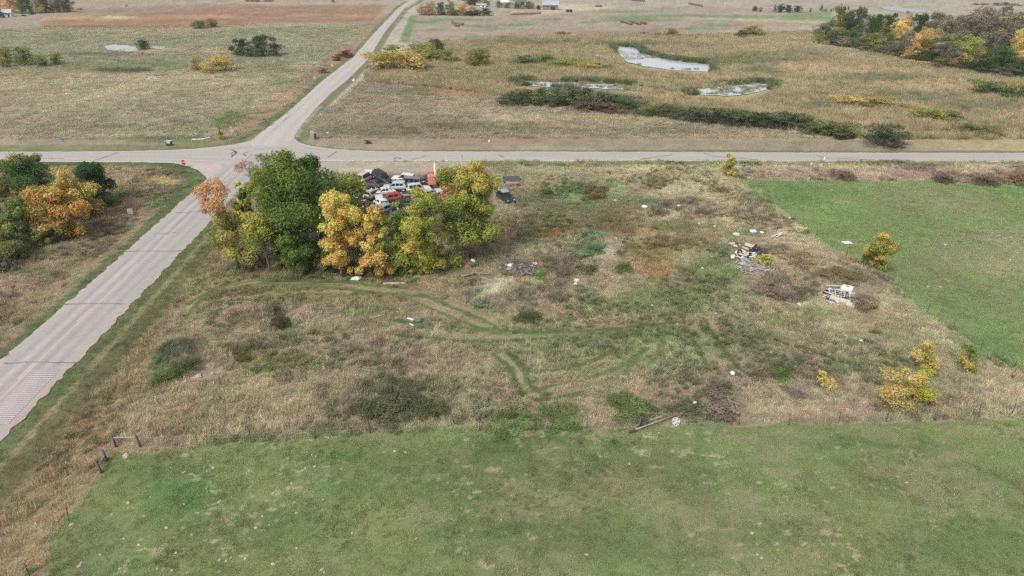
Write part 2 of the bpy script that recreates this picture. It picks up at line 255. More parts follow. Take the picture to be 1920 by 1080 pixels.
def ground_color(X, Y):
    u, v, d = uvz(X, Y)
    pm = F/d                                                # px per metre
    n1 = fbm(X*0.12, Y*0.12, 21, 4)-0.5; n2 = fbm(X*0.12+40, Y*0.12, 22, 4)-0.5
    wu = u + n1*3.0*pm; wv = v + n2*3.0*pm*np.clip((v+100)/640*0.5, 0.08, 0.9)
    c = np.tile(lin((166, 156, 142)), (len(X), 1))
    for kind, geo, col, soft, op, nz in LAY:
        if kind == 'P':
            us = [p[0] for p in geo]; vs_ = [p[1] for p in geo]
            b = (wu > min(us)-soft) & (wu < max(us)+soft) & (wv > min(vs_)-soft) & (wv < max(vs_)+soft)
            i = np.nonzero(b)[0]
            if not len(i): continue
            m = sstep(soft, -soft, 0) if False else 1 - sstep(-soft, soft, sdpoly(wu[i], wv[i], geo, 1.0))
        elif kind == 'E':
            cu, cv, ru, rv = geo
            b = (np.abs(wu-cu) < ru*1.6) & (np.abs(wv-cv) < rv*1.6)
            i = np.nonzero(b)[0]
            if not len(i): continue
            x = X[i]; y = Y[i]
            q = np.sqrt(((wu[i]-cu)/ru)**2 + ((wv[i]-cv)/rv)**2)
            q = q + 0.9*(fbm(x*0.5, y*0.5, 33, 3) - 0.5) + 0.5*(fbm(x*0.12, y*0.12, 34, 2) - 0.5)
            m = 1 - sstep(0.55, 1.25, q)
        else:
            us = [p[0] for p in geo]; vs_ = [p[1] for p in geo]
            b = (u > min(us)-60) & (u < max(us)+60) & (v > min(vs_)-60) & (v < max(vs_)+60)
            i = np.nonzero(b)[0]
            if not len(i): continue
            G = [P0(*p) for p in geo]
            dd = np.full(len(i), 1e9)
            for k in range(len(G)-1):
                dd = np.minimum(dd, segd(X[i], Y[i], G[k][0], G[k][1], G[k+1][0], G[k+1][1]))
            dd = dd + 1.1*(fbm(X[i]*0.8, Y[i]*0.8, 44, 3) - 0.5)*min(1.0, nz)
            m = 1 - sstep(nz*0.4, nz*0.82, dd)
        m = (m*op)[:, None]
        c[i] = c[i]*(1-m) + lin(col)*m
    # bare pale soil showing through the turf
    i = np.nonzero((v > 800) & inpoly(u, v, PASTURE_S))[0]
    if len(i):
        x = X[i]; y = Y[i]; th = .70 - .05*sstep(700, 100, u[i])
        m = sstep(th, th+.05, fbm(x*1.4, y*1.9, 58, 3))*.7*sstep(.42, .6, fbm(x*.09, y*.09, 59, 2) + .16*sstep(700, 100, u[i])); c[i] = c[i]*(1-m[:, None]) + lin((168, 156, 132))*m[:, None]
        m = sstep(.5, .68, fbm(x*.25, y*.4, 57, 4))*.55*sstep(300, 1000, u[i] + .6*v[i] - 500); c[i] = c[i]*(1-m[:, None]) + lin((134, 130, 98))*m[:, None]
    # natural patchiness: light and dark, greener and drier
    a = fbm(X*0.35, Y*0.35, 51, 3)-0.5; b = fbm(X*0.07, Y*0.07, 52, 3)-0.5; e = fbm(X*1.5, Y*1.5, 53, 2)-0.5; g = fbm(X*0.2+9, Y*0.2, 54, 3)-0.5
    calm = np.where(((v > 780) & inpoly(u, v, PASTURE_S)) | inpoly(u, v, PASTURE_E), .5, 1.0)
    k = 1 + calm*(0.42*a + 0.4*b + 0.30*e)
    c = c*k[:, None]
    c = c*np.stack([1 + 0.26*g, 1 - 0.05*g, 1 + 0.16*g], 1)
    lum = c @ np.array([.2126, .7152, .0722])
    c = lum[:, None] + (c - lum[:, None])*SAT
    return np.clip(c*np.array([1.0, 1.015, .945]), 0.01, 0.9)
SAT = .78
ALB = 1.0    # land colour -> base colour

# ------------------------------------------------------------------ materials
def mat(name, col=(200, 200, 200), rough=0.7, metal=0.0, spec=0.3):
    m = bpy.data.materials.new(name); m.use_nodes = True
    b = m.node_tree.nodes['Principled BSDF']
    l = lin(col); b.inputs['Base Color'].default_value = (*l, 1); b.inputs['Roughness'].default_value = rough
    b.inputs['Metallic'].default_value = metal; b.inputs['Specular IOR Level'].default_value = spec
    return m
def noisy(name, c1, c2, scale=3.0, rough=0.8, metal=0.0, detail=6, bump=0.0, lo=.35, hi=.65):
    m = mat(name, c1, rough, metal); n = m.node_tree; b = n.nodes['Principled BSDF']
    tc = n.nodes.new('ShaderNodeTexCoord'); t = n.nodes.new('ShaderNodeTexNoise'); t.inputs['Scale'].default_value = scale; t.inputs['Detail'].default_value = detail; t.inputs['Roughness'].default_value = .7
    r = n.nodes.new('ShaderNodeValToRGB'); r.color_ramp.elements[0].position = lo; r.color_ramp.elements[1].position = hi
    r.color_ramp.elements[0].color = (*lin(c1), 1); r.color_ramp.elements[1].color = (*lin(c2), 1)
    n.links.new(tc.outputs['Object'], t.inputs['Vector']); n.links.new(t.outputs[0], r.inputs[0]); n.links.new(r.outputs[0], b.inputs['Base Color'])
    if bump:
        bp = n.nodes.new('ShaderNodeBump'); bp.inputs['Strength'].default_value = bump; bp.inputs['Distance'].default_value = 0.03
        n.links.new(t.outputs[0], bp.inputs['Height']); n.links.new(bp.outputs[0], b.inputs['Normal'])
    return m
def land_mat(name, s1=2.2, s2=9.0, bump=.5, amt=.55):
    m = bpy.data.materials.new(name); m.use_nodes = True; n = m.node_tree; b = n.nodes['Principled BSDF']
    b.inputs['Roughness'].default_value = 1; b.inputs['Specular IOR Level'].default_value = 0.05
    at = n.nodes.new('ShaderNodeAttribute'); at.attribute_name = 'Col'
    ge = n.nodes.new('ShaderNodeNewGeometry')
    f = []
    for s in (s1, s2):
        t = n.nodes.new('ShaderNodeTexNoise'); t.inputs['Scale'].default_value = s; t.inputs['Detail'].default_value = 5; t.inputs['Roughness'].default_value = .75
        n.links.new(ge.outputs['Position'], t.inputs['Vector']); f.append(t)
    ad = n.nodes.new('ShaderNodeMath'); ad.operation = 'ADD'
    n.links.new(f[0].outputs[0], ad.inputs[0]); n.links.new(f[1].outputs[0], ad.inputs[1])
    mr = n.nodes.new('ShaderNodeMapRange'); mr.inputs[1].default_value = .65; mr.inputs[2].default_value = 1.35; mr.inputs[3].default_value = 1-amt; mr.inputs[4].default_value = 1+amt
    n.links.new(ad.outputs[0], mr.inputs[0])
    vm = n.nodes.new('ShaderNodeVectorMath'); vm.operation = 'SCALE'
    n.links.new(at.outputs['Color'], vm.inputs[0]); n.links.new(mr.outputs[0], vm.inputs['Scale']); n.links.new(vm.outputs[0], b.inputs['Base Color'])
    bp = n.nodes.new('ShaderNodeBump'); bp.inputs['Strength'].default_value = bump; bp.inputs['Distance'].default_value = .12
    n.links.new(ad.outputs[0], bp.inputs['Height']); n.links.new(bp.outputs[0], b.inputs['Normal'])
    return m
def leaf_mat(name, instancer=False):
    m = bpy.data.materials.new(name); m.use_nodes = True; n = m.node_tree; n.nodes.clear()
    at = n.nodes.new('ShaderNodeAttribute'); at.attribute_name = 'Col'
    if instancer:
        ob = n.nodes.new('ShaderNodeAttribute'); ob.attribute_type = 'INSTANCER'; ob.attribute_name = 'icol'; oc = ob.outputs['Color']
    else:
        ob = n.nodes.new('ShaderNodeObjectInfo'); oc = ob.outputs['Color']
    mu = n.nodes.new('ShaderNodeVectorMath'); mu.operation = 'MULTIPLY'
    n.links.new(at.outputs['Color'], mu.inputs[0]); n.links.new(oc, mu.inputs[1])
    d = n.nodes.new('ShaderNodeBsdfDiffuse'); t = n.nodes.new('ShaderNodeBsdfTranslucent'); mx = n.nodes.new('ShaderNodeMixShader'); mx.inputs[0].default_value = .35
    o = n.nodes.new('ShaderNodeOutputMaterial')
    n.links.new(mu.outputs[0], d.inputs[0]); n.links.new(mu.outputs[0], t.inputs[0]); n.links.new(d.outputs[0], mx.inputs[1]); n.links.new(t.outputs[0], mx.inputs[2]); n.links.new(mx.outputs[0], o.inputs[0])
    return m
M = {}
M['land'] = land_mat('rough_grassland'); M['pasture'] = land_mat('grazed_turf', 3.0, 12.0, .35, .34); M['far'] = land_mat('distant_fields', .35, 1.6, .2, .30); M['marsh'] = land_mat('marsh_ground', .8, 3.0, .5, .45)
M['leaf'] = leaf_mat('foliage'); M['grass'] = leaf_mat('grass_blades', True)
M['bark'] = noisy('bark', (92, 82, 72), (128, 116, 102), 4, .95, bump=.4)
M['twig'] = noisy('grey_wood', (150, 142, 132), (112, 104, 96), 5, .95)

# ------------------------------------------------------------------ object helpers
def link(o, parent=None):
    COL.objects.link(o)
    if parent is not None: o.parent = parent
    return o
def tag(o, label=None, cat=None, group=None, kind=None):
    if label: o['label'] = label
    if cat: o['category'] = cat
    if group: o['group'] = group
    if kind: o['kind'] = kind
    return o
def empty(name, loc, rz=0.0, label=None, cat=None, group=None, rot=None):
    o = bpy.data.objects.new(name, None); o.empty_display_size = .3; link(o)
    o.location = loc; o.rotation_euler = rot if rot else (0, 0, rz)
    return tag(o, label, cat, group)
def mesh_np(name, V, Fc, nper, smooth=False):
    me = bpy.data.meshes.new(name); V = np.asarray(V, np.float32); Fc = np.asarray(Fc, np.int32)
    me.vertices.add(len(V)); me.vertices.foreach_set('co', V.ravel())
    nf = len(Fc); me.loops.add(nf*nper); me.loops.foreach_set('vertex_index', Fc.ravel())
    me.polygons.add(nf); me.polygons.foreach_set('loop_start', np.arange(0, nf*nper, nper, dtype=np.int32)); me.polygons.foreach_set('loop_total', np.full(nf, nper, np.int32))
    me.update(calc_edges=True)
    if smooth: me.polygons.foreach_set('use_smooth', np.ones(nf, bool))
    return me
def setcol(me, C, name='Col'):
    a = me.attributes.new(name, 'FLOAT_COLOR', 'POINT'); C4 = np.ones((len(C), 4), np.float32); C4[:, :3] = C
    a.data.foreach_set('color', C4.ravel())
class MB:
    def __init__(s): s.v = []; s.f = []
    def add(s, vs, fs):
        k = len(s.v); s.v += [tuple(q) for q in vs]; s.f += [tuple(i+k for i in f) for f in fs]; return s
    def box(s, c, d, rot=None, taper=1.0):
        R = rot.to_matrix() if isinstance(rot, Euler) else (rot if rot is not None else Matrix.Identity(3)); c = Vector(c)
        x, y, z = d[0]/2, d[1]/2, d[2]/2
        vs = [c + R @ Vector((sx*x*(taper if sz > 0 else 1), sy*y*(taper if sz > 0 else 1), sz*z)) for sz in (-1, 1) for sy in (-1, 1) for sx in (-1, 1)]
        return s.add(vs, [(0, 2, 3, 1), (4, 5, 7, 6), (0, 1, 5, 4), (2, 6, 7, 3), (0, 4, 6, 2), (1, 3, 7, 5)])
    def tube(s, p0, p1, r0, r1=None, n=6, cap=True):
        return s.path([p0, p1], [r0, r0 if r1 is None else r1], n, cap)
    def path(s, pts, rs, n=6, cap=True):
        pts = [Vector(p) for p in pts]; vs = []; fs = []
        for i, p in enumerate(pts):
            t = (pts[min(i+1, len(pts)-1)] - pts[max(i-1, 0)])
            t = t.normalized() if t.length > 1e-9 else Vector((0, 0, 1))
            a = t.cross(Vector((0, 0, 1)) if abs(t.z) < .9 else Vector((1, 0, 0))).normalized(); b = t.cross(a)
            for k in range(n):
                q = 2*math.pi*k/n; vs.append(p + (a*math.cos(q) + b*math.sin(q))*rs[i])
        for i in range(len(pts)-1):
            for k in range(n):
                fs.append((i*n+k, i*n+(k+1) % n, (i+1)*n+(k+1) % n, (i+1)*n+k))
        if cap: fs += [tuple(range(n-1, -1, -1)), tuple(range((len(pts)-1)*n, len(pts)*n))]
        return s.add(vs, fs)
    def loft(s, rings, cap=True):
        n = len(rings[0]); vs = [q for r in rings for q in r]; fs = []
        for i in range(len(rings)-1):
            for k in range(n): fs.append((i*n+k, i*n+(k+1) % n, (i+1)*n+(k+1) % n, (i+1)*n+k))
        if cap: fs += [tuple(range(n-1, -1, -1)), tuple(range((len(rings)-1)*n, len(rings)*n))]
        return s.add(vs, fs)
    def mesh(s, name, smooth=False):
        me = bpy.data.meshes.new(name); me.from_pydata(s.v, [], s.f); me.update()
        if smooth: me.polygons.foreach_set('use_smooth', np.ones(len(me.polygons), bool))
        return me
    def build(s, name, m, parent=None, smooth=False, bevel=0):
        me = s.mesh(name, smooth); me.materials.append(m)
        o = link(bpy.data.objects.new(name, me), parent)
        if bevel:
            b = o.modifiers.new('bevel', 'BEVEL'); b.width = bevel; b.segments = 2; b.limit_method = 'ANGLE'
        return o
def place(name, me, m, parent=None, loc=(0, 0, 0), rot=(0, 0, 0), scale=(1, 1, 1)):
    o = link(bpy.data.objects.new(name, me), parent)
    if m is not None and not me.materials: me.materials.append(m)
    o.location = loc; o.rotation_euler = rot; o.scale = scale
    return o
ORD = ['first', 'second', 'third', 'fourth', 'fifth', 'sixth', 'seventh', 'eighth', 'ninth', 'tenth', 'eleventh', 'twelfth', 'thirteenth', 'fourteenth', 'fifteenth', 'sixteenth', 'seventeenth', 'eighteenth', 'nineteenth', 'twentieth']
for _t in ('twenty', 'thirty', 'forty', 'fifty', 'sixty', 'seventy', 'eighty'):
    for _k, _o in enumerate(ORD[:9]): ORD.append(_t + '-' + _o)
    ORD.append({'twenty': 'thirtieth', 'thirty': 'fortieth', 'forty': 'fiftieth', 'fifty': 'sixtieth', 'sixty': 'seventieth', 'seventy': 'eightieth', 'eighty': 'ninetieth'}[_t])

# ------------------------------------------------------------------ the land
def vtoY(v): return P0(960, v)[1]
rows = [-25, -10, 0, 8, 14, 19, 23, 26.5]
rows += [vtoY(v) for v in np.arange(1240, 1.5, -2.0)]
y = rows[-1]
while y < 14000: y *= 1.07; rows.append(y)
rows = np.array(rows); cols = np.linspace(-1, 1, 1081)
YY, SS = np.meshgrid(rows, cols, indexing='ij'); XX = SS*(YY + 46)*1.02
nr, nc = YY.shape
Xf, Yf = XX.ravel(), YY.ravel(); Zf = Zt(Xf, Yf)
Cf = ground_color(Xf, Yf)*ALB
V = np.stack([Xf, Yf, Zf], 1)
# which piece of land each cell belongs to
cy_, cx_ = (YY[:-1, :-1]+YY[1:, 1:])/2, (XX[:-1, :-1]+XX[1:, 1:]+XX[1:, :-1]+XX[:-1, 1:])/4
cu, cv, cd = uvz(cx_.ravel(), cy_.ravel())
LAND = [('distant_fields', None, 'far'), ('meadow', [(-3000, 287), (-3000, 8), (720, 8), (772, 0), (600, 170), (480, 270)], 'land'), ('dry_meadow', [(545, 287), (556, 250), (700, 130), (1000, 186), (1600, 262), (3000, 284), (3000, 290)], 'land'),
        ('stubble_field', STUBBLE, 'far'), ('ploughed_field', PLOW, 'far'), ('marsh', MARSH, 'marsh'), ('weedy_lot', [(-3000, 287), (3000, 287), (3000, 3000), (-3000, 3000)], 'land'), ('pasture', PASTURE_S, 'pasture'), ('pasture', PASTURE_E, 'pasture')]
lab = np.zeros(len(cu), int)
for k, (nm, poly, mm) in enumerate(LAND):
    if poly: lab[inpoly(cu, cv, poly)] = k
lab[cy_.ravel() < 22] = 7
ii, jj = np.meshgrid(np.arange(nr-1), np.arange(nc-1), indexing='ij'); base = (ii*nc + jj).ravel()
Q = np.stack([base, base+1, base+nc+1, base+nc], 1)
for k, (nm, poly, mm) in enumerate(LAND):
    q = Q[lab == k]
    if not len(q): continue
    ids, inv = np.unique(q.ravel(), return_inverse=True)
    me = mesh_np(nm, V[ids], inv.reshape(-1, 4), 4, True); setcol(me, Cf[ids]); me.materials.append(M[mm])
    o = link(bpy.data.objects.new(nm, me)); tag(o, kind='structure')
# ------------------------------------------------------------------ roads
def road_mat(name, c1, c2, tracks=None):
    m = mat(name, c1, .9, spec=.2); n = m.node_tree; b = n.nodes['Principled BSDF']
    at = n.nodes.new('ShaderNodeAttribute'); at.attribute_name = 'Col'
    ge = n.nodes.new('ShaderNodeNewGeometry')
    t = n.nodes.new('ShaderNodeTexNoise'); t.inputs['Scale'].default_value = 1.6; t.inputs['Detail'].default_value = 7; t.inputs['Roughness'].default_value = .75
    n.links.new(ge.outputs['Position'], t.inputs['Vector'])
    mr = n.nodes.new('ShaderNodeMapRange'); mr.inputs[1].default_value = .3; mr.inputs[2].default_value = .7; mr.inputs[3].default_value = .86; mr.inputs[4].default_value = 1.1
    n.links.new(t.outputs[0], mr.inputs[0])
    vm = n.nodes.new('ShaderNodeVectorMath'); vm.operation = 'SCALE'
    n.links.new(at.outputs['Color'], vm.inputs[0]); n.links.new(mr.outputs[0], vm.inputs['Scale']); n.links.new(vm.outputs[0], b.inputs['Base Color'])
    return m
M['road'] = road_mat('worn_asphalt', (170, 164, 162), (150, 146, 146))
RK = np.array([.82, .828, .82])
def strip(name, L, R, z, prof, seed, n=160, m=22, ragged=0.25):
    """paved strip between two polylines of ground points; prof gives colour across"""
    L = np.array(L, float); R = np.array(R, float)
    t = np.linspace(0, 1, len(L)); ts = np.linspace(0, 1, n)
    cum = np.concatenate([[0], np.cumsum(np.hypot(*(np.diff((L+R)/2, axis=0)).T))]); T = np.linspace(0, cum[-1], n)
    Lx, Ly = np.interp(T, cum, L[:, 0]), np.interp(T, cum, L[:, 1]); Rx, Ry = np.interp(T, cum, R[:, 0]), np.interp(T, cum, R[:, 1])
    s = np.linspace(0, 1, m)[None, :]
    e0 = ragged*(fbm(T*0.9, T*0+seed, seed, 4)-0.5)[:, None]*(1-s)**6; e1 = ragged*(fbm(T*0.9, T*0+seed+9, seed, 4)-0.5)[:, None]*s**6
    w = np.hypot(Rx-Lx, Ry-Ly)[:, None]
    S = s + (e0+e1)/w
    X = Lx[:, None]*(1-S) + Rx[:, None]*S; Y = Ly[:, None]*(1-S) + Ry[:, None]*S
    Z = np.full(X.shape, z) + 0.05*(1-(2*s-1)**2)
    c = prof(s + 0*X, X, Y)*RK
    i, j = np.meshgrid(np.arange(n-1), np.arange(m-1), indexing='ij'); b = (i*m+j).ravel()
    me = mesh_np(name, np.stack([X, Y, Z], -1).reshape(-1, 3), np.stack([b, b+1, b+m+1, b+m], 1), 4, True)
    setcol(me, c.reshape(-1, 3)); me.materials.append(M['road'])
    return tag(link(bpy.data.objects.new(name, me)), kind='structure')
def blend(c, col, m): return c*(1-m[..., None]) + lin(col)*m[..., None]
def prof_main(s, X, Y):
    c = np.tile(lin((180, 173, 171)), s.shape+(1,))
    st = fbm(X*0.5, Y*0.06, 61, 3)
    for p in (.22, .40, .60, .78):
        c = blend(c, (160, 155, 156), .75*np.exp(-((s-p)/.045)**2)*(0.4+st))
    c = blend(c, (198, 190, 186), .8*np.exp(-((s-.31)/.05)**2)*(.4+.8*st)); c = blend(c, (186, 177, 172), .6*np.exp(-((s-.69)/.05)**2))
    c = blend(c, (186, 172, 166), sstep(.88, .97, s)); c = blend(c, (190, 178, 171), sstep(.10, .03, s))
    k = 1 + .16*(fbm(X*.9, Y*.25, 62, 3)-.5)
    return c*k[..., None]
def prof_north(s, X, Y):
    c = np.tile(lin((194, 187, 182)), s.shape+(1,))
    for p in (.28, .72): c = blend(c, (178, 172, 170), .6*np.exp(-((s-p)/.09)**2))
    c = blend(c, (172, 160, 148), sstep(.93, .99, s)*.8)
    return c*(1 + .14*(fbm(X*.5, Y*.12, 63, 3)-.5))[..., None]
def prof_cross(s, X, Y):
    c = np.tile(lin((188, 182, 176)), s.shape+(1,))
    st = fbm(X*0.05, Y*0.6, 64, 3)
    for p in (.2, .42, .6, .82): c = blend(c, (172, 166, 161), .7*np.exp(-((s-p)/.06)**2)*(.4+st))
    c = blend(c, (206, 198, 192), sstep(.93, .985, s)); c = blend(c, (196, 188, 184), sstep(.06, .01, s))
    return c*(1 + .16*(fbm(X*.12, Y*.9, 65, 3)-.5))[..., None]
# cross road with its flared corners (left = north edge, right = south edge)
us = [-1500, -800, -300, 0, 150, 250, 320, 370, 410, 440, 465, 485, 500, 520, 540, 552, 560, 575, 595, 620, 660, 720, 960, 1300, 1620, 1920, 2500, 3400]
nv = [285.5, 285.3, 285, 285, 284.5, 283.5, 281.5, 279, 275, 271, 266, 260, 258, 258, 258, 259, 267, 272, 275.8, 279, 282, 284, 284.5, 285.5, 286.5, 287, 287.5, 288]
sv_ = [304.5, 304.5, 304.3, 304, 304, 304.3, 306, 311, 318, 322, 320, 316, 312, 308, 306, 305, 304, 303.6, 303, 302.6, 302.3, 302, 302, 302.6, 303.3, 304, 304.5, 305]
cross = strip('cross_road', [P0(a, b) for a, b in zip(us, nv)], [P0(a, b) for a, b in zip(us, sv_)], .05, prof_cross, 3, 900, 26, .8)
mainS = strip('main_road', [P0(-1200, 1733), RA, P0(180, 521), P0(392, 334), P0(428, 303), P0(445, 288)], [P0(-870, 1745), P0(-237, 1080), P0(297, 519), P0(470, 337), P0(504, 302), P0(518, 288)], .056, prof_main, 5, 800, 30, .9)
Nst = [(274, 462, 545), (262, 474, 551), (250, 488, 556), (228, 517, 572), (205, 546, 592), (175, 579, 621), (150, 607, 652), (110, 660, 692), (60, 704, 722), (17, 746, 757), (8, 757, 767), (1, 770, 783), (-6, 788, 808), (-14, 812, 840)]
mainN = strip('main_road', [P0(l, v) for v, l, r in Nst], [P0(r, v) for v, l, r in Nst], .06, prof_north, 7, 300, 20, .5)
# gravel fan inside the south-west corner of the junction
fan = [(330, 307), (352, 312), (372, 320), (386, 332), (389, 337), (405, 325), (425, 306), (390, 304.5), (345, 304.5)]
gp = [P0(*q) for q in fan]; cxm = (sum(q[0] for q in gp)/len(gp), sum(q[1] for q in gp)/len(gp))
mb = MB(); mb.add([(cxm[0], cxm[1], .12)] + [(q[0], q[1], .064) for q in gp], [(0, i+1, (i+1) % len(gp)+1) for i in range(len(gp))])
M['gravel'] = noisy('pale_gravel', (186, 176, 170), (166, 154, 146), .8, 1)
tag(mb.build('gravel_corner', M['gravel']), kind='structure')
# flat ribbons lying on the paving: paint, cracks, tyre marks
def ribbon(name, pts, wd, m, parent, z=.11, jit=0.0):
    pts = [Vector((p[0], p[1], 0)) for p in pts]; vs = []; fs = []
    for i, p in enumerate(pts):
        t = (pts[min(i+1, len(pts)-1)]-pts[max(i-1, 0)]).normalized(); nrm = Vector((-t.y, t.x, 0))
        w2 = wd/2*(1 + rnd.uniform(-jit, jit)); vs += [p+nrm*w2+Vector((0, 0, z)), p-nrm*w2+Vector((0, 0, z))]
    for i in range(len(pts)-1): fs.append((2*i, 2*i+1, 2*i+3, 2*i+2))
    return MB().add(vs, fs).build(name, m, parent)
def dense(px, n, amp=0.0):
    g = [P0(*q) for q in px]; out = []
    for k in range(n):
        t = k/(n-1)*(len(g)-1); i = min(int(t), len(g)-2); f = t-i
        out.append((g[i][0]*(1-f)+g[i+1][0]*f + rnd.uniform(-amp, amp), g[i][1]*(1-f)+g[i+1][1]*f + rnd.uniform(-amp, amp)))
    return out
M['yellow'] = noisy('worn_yellow_paint', (200, 186, 146), (186, 178, 160), 1.3, .8, lo=.4, hi=.75)
M['white'] = noisy('worn_white_paint', (222, 218, 210), (192, 186, 182), 1.2, .8)
M['tar'] = noisy('tar_crack', (96, 92, 94), (138, 132, 132), 1.5, .9); M['rubber_mark'] = noisy('tyre_rubber_mark', (98, 94, 98), (146, 142, 144), 1.0, .9)
cl = [(-347, 1080), (0, 751), (112, 641), (237, 521), (375, 386), (440, 322)]
ribbon('centre_line', dense(cl, 60), .12, M['yellow'], mainS)
c0, c1 = np.array(P0(-347, 1080)), np.array(P0(440, 322)); cdv = (c1-c0)/np.linalg.norm(c1-c0); cn = np.array([-cdv[1], cdv[0]])
for a, b in [((40, 712), (74, 678)), ((150, 604), (175, 580)), ((245, 512), (262, 496)), ((305, 454), (318, 441))]:
    pa, pb = np.array(P0(*a)), np.array(P0(*b))
    ribbon('dashed_line', [tuple(pa+cn*.32), tuple((pa+pb)/2+cn*.32), tuple(pb+cn*.32)], .15, M['yellow'], mainS)
for px in [[(512, 244), (600, 170), (676, 105), (712, 61)], [(505, 248), (560, 205)]]:
    ribbon('centre_line', dense(px, 40), .14, M['yellow'], mainN, .125)
for px in [[(8, 683), (40, 681), (78, 680), (112, 681), (140, 682)], [(230, 472), (270, 472), (310, 472), (345, 471)], [(120, 572), (175, 570), (235, 571)], [(330, 400), (370, 398), (405, 396)], [(300, 440), (330, 437)]]:
    ribbon('crack', dense(px, 26, .12), .16, M['tar'], mainS, .114, .5)
for px in [[(178, 301), (195, 296), (215, 289), (222, 286)], [(615, 296), (623, 290), (632, 285)], [(772, 300), (790, 296), (800, 292)], [(1200, 300), (1230, 295), (1262, 291)], [(1320, 288), (1340, 294), (1420, 300)], [(935, 291), (945, 296)], [(1530, 292), (1545, 297), (1640, 300)], [(20, 297), (120, 298)]]:
    ribbon('crack', dense(px, 24, .12), .28, M['tar'], cross, .114, .5)
for px in [[(433, 281), (440, 285), (445, 288), (437, 291), (434, 296)], [(439, 283), (443, 287), (440, 291), (434, 294)], [(434, 290), (436, 287), (441, 286)], [(456, 291), (459, 288), (466, 285)], [(458, 290), (460, 293), (464, 292)], [(738, 299), (742, 296), (752, 297), (748, 299)]]:
    ribbon('skid_mark', dense(px, 20), .35, M['rubber_mark'], cross, .118, .4)
# rumble strips cut across the right lane
M['groove'] = noisy('rumble_groove', (206, 199, 195), (176, 168, 166), .7, .95); M['groove_shade'] = noisy('rumble_shadow', (140, 134, 137), (158, 152, 152), .7, .95)  # second, darker colour paints the shade in the grooves
for k in range(27):
    v = 697 + k*3.45; v2 = v + (k*k)*.012
    f0 = (751-v2)/.98; f1 = (831-v2)/1.05
    a, b = f0+9, f1-16
    pa, pb = P0(a, v2), P0(b, v2); L_ = math.hypot(pb[0]-pa[0], pb[1]-pa[1]); ang = math.atan2(pb[1]-pa[1], pb[0]-pa[0])
    if k == 0: rbar = MB().box((0, 0, 0), (1, .11, .018)).mesh('rumble_bar')
    place('rumble_bar', rbar, M['groove'] , mainS, ((pa[0]+pb[0])/2, (pa[1]+pb[1])/2, .112), (0, 0, ang), (L_, 1, 1))
    if k == 0: gbar = MB().box((0, 0, 0), (1, .14, .008)).mesh('rumble_groove')
    pa, pb = P0(a, v2-1.6), P0(b, v2-1.6)
    place('rumble_groove', gbar, M['groove_shade'], mainS, ((pa[0]+pb[0])/2, (pa[1]+pb[1])/2, .108), (0, 0, ang), (L_, 1, 1))
# ------------------------------------------------------------------ ponds
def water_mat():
    m = mat('still_water', (186, 194, 204), .07, spec=.9); n = m.node_tree; b = n.nodes['Principled BSDF']; b.inputs['IOR'].default_value = 1.45  # pale base colour stands in for the bright sky reflection
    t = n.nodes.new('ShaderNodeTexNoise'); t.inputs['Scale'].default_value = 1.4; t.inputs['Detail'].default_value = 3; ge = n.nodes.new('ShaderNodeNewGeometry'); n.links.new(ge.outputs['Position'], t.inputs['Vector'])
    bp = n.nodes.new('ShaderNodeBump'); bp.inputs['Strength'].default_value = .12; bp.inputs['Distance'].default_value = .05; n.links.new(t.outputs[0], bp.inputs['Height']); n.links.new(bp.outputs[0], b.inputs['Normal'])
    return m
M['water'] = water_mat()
PONDS = [[(1153, 87), (1180, 88), (1197, 93), (1203, 100), (1225, 106), (1255, 113), (1300, 118), (1333, 121), (1334, 134), (1300, 133), (1262, 131), (1225, 127), (1195, 122), (1173, 115), (1168, 106), (1160, 97)],
         [(964, 155), (985, 152), (1040, 154), (1085, 155), (1130, 157), (1160, 158), (1185, 162), (1210, 165), (1200, 169), (1165, 167), (1120, 166), (1060, 163), (1000, 162)],
         [(1278, 172), (1310, 168), (1350, 162), (1385, 160), (1420, 156), (1452, 160), (1440, 168), (1400, 176), (1370, 180), (1320, 178)],
         [(195, 87), (212, 84), (240, 86), (262, 90), (275, 93), (240, 96), (215, 95), (200, 93)], [(280, 88), (310, 87), (312, 90), (285, 91)],
         [(1653, 13), (1675, 12), (1700, 15), (1735, 18), (1740, 23), (1700, 22), (1660, 18)]]
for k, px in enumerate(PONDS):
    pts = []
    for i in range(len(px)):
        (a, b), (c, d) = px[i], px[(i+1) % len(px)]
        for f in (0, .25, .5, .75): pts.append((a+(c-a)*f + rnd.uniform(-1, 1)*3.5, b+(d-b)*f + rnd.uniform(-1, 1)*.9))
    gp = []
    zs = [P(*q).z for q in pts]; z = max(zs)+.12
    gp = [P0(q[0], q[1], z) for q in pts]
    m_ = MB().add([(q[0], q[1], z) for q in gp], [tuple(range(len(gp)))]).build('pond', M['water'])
    tag(m_, kind='structure')
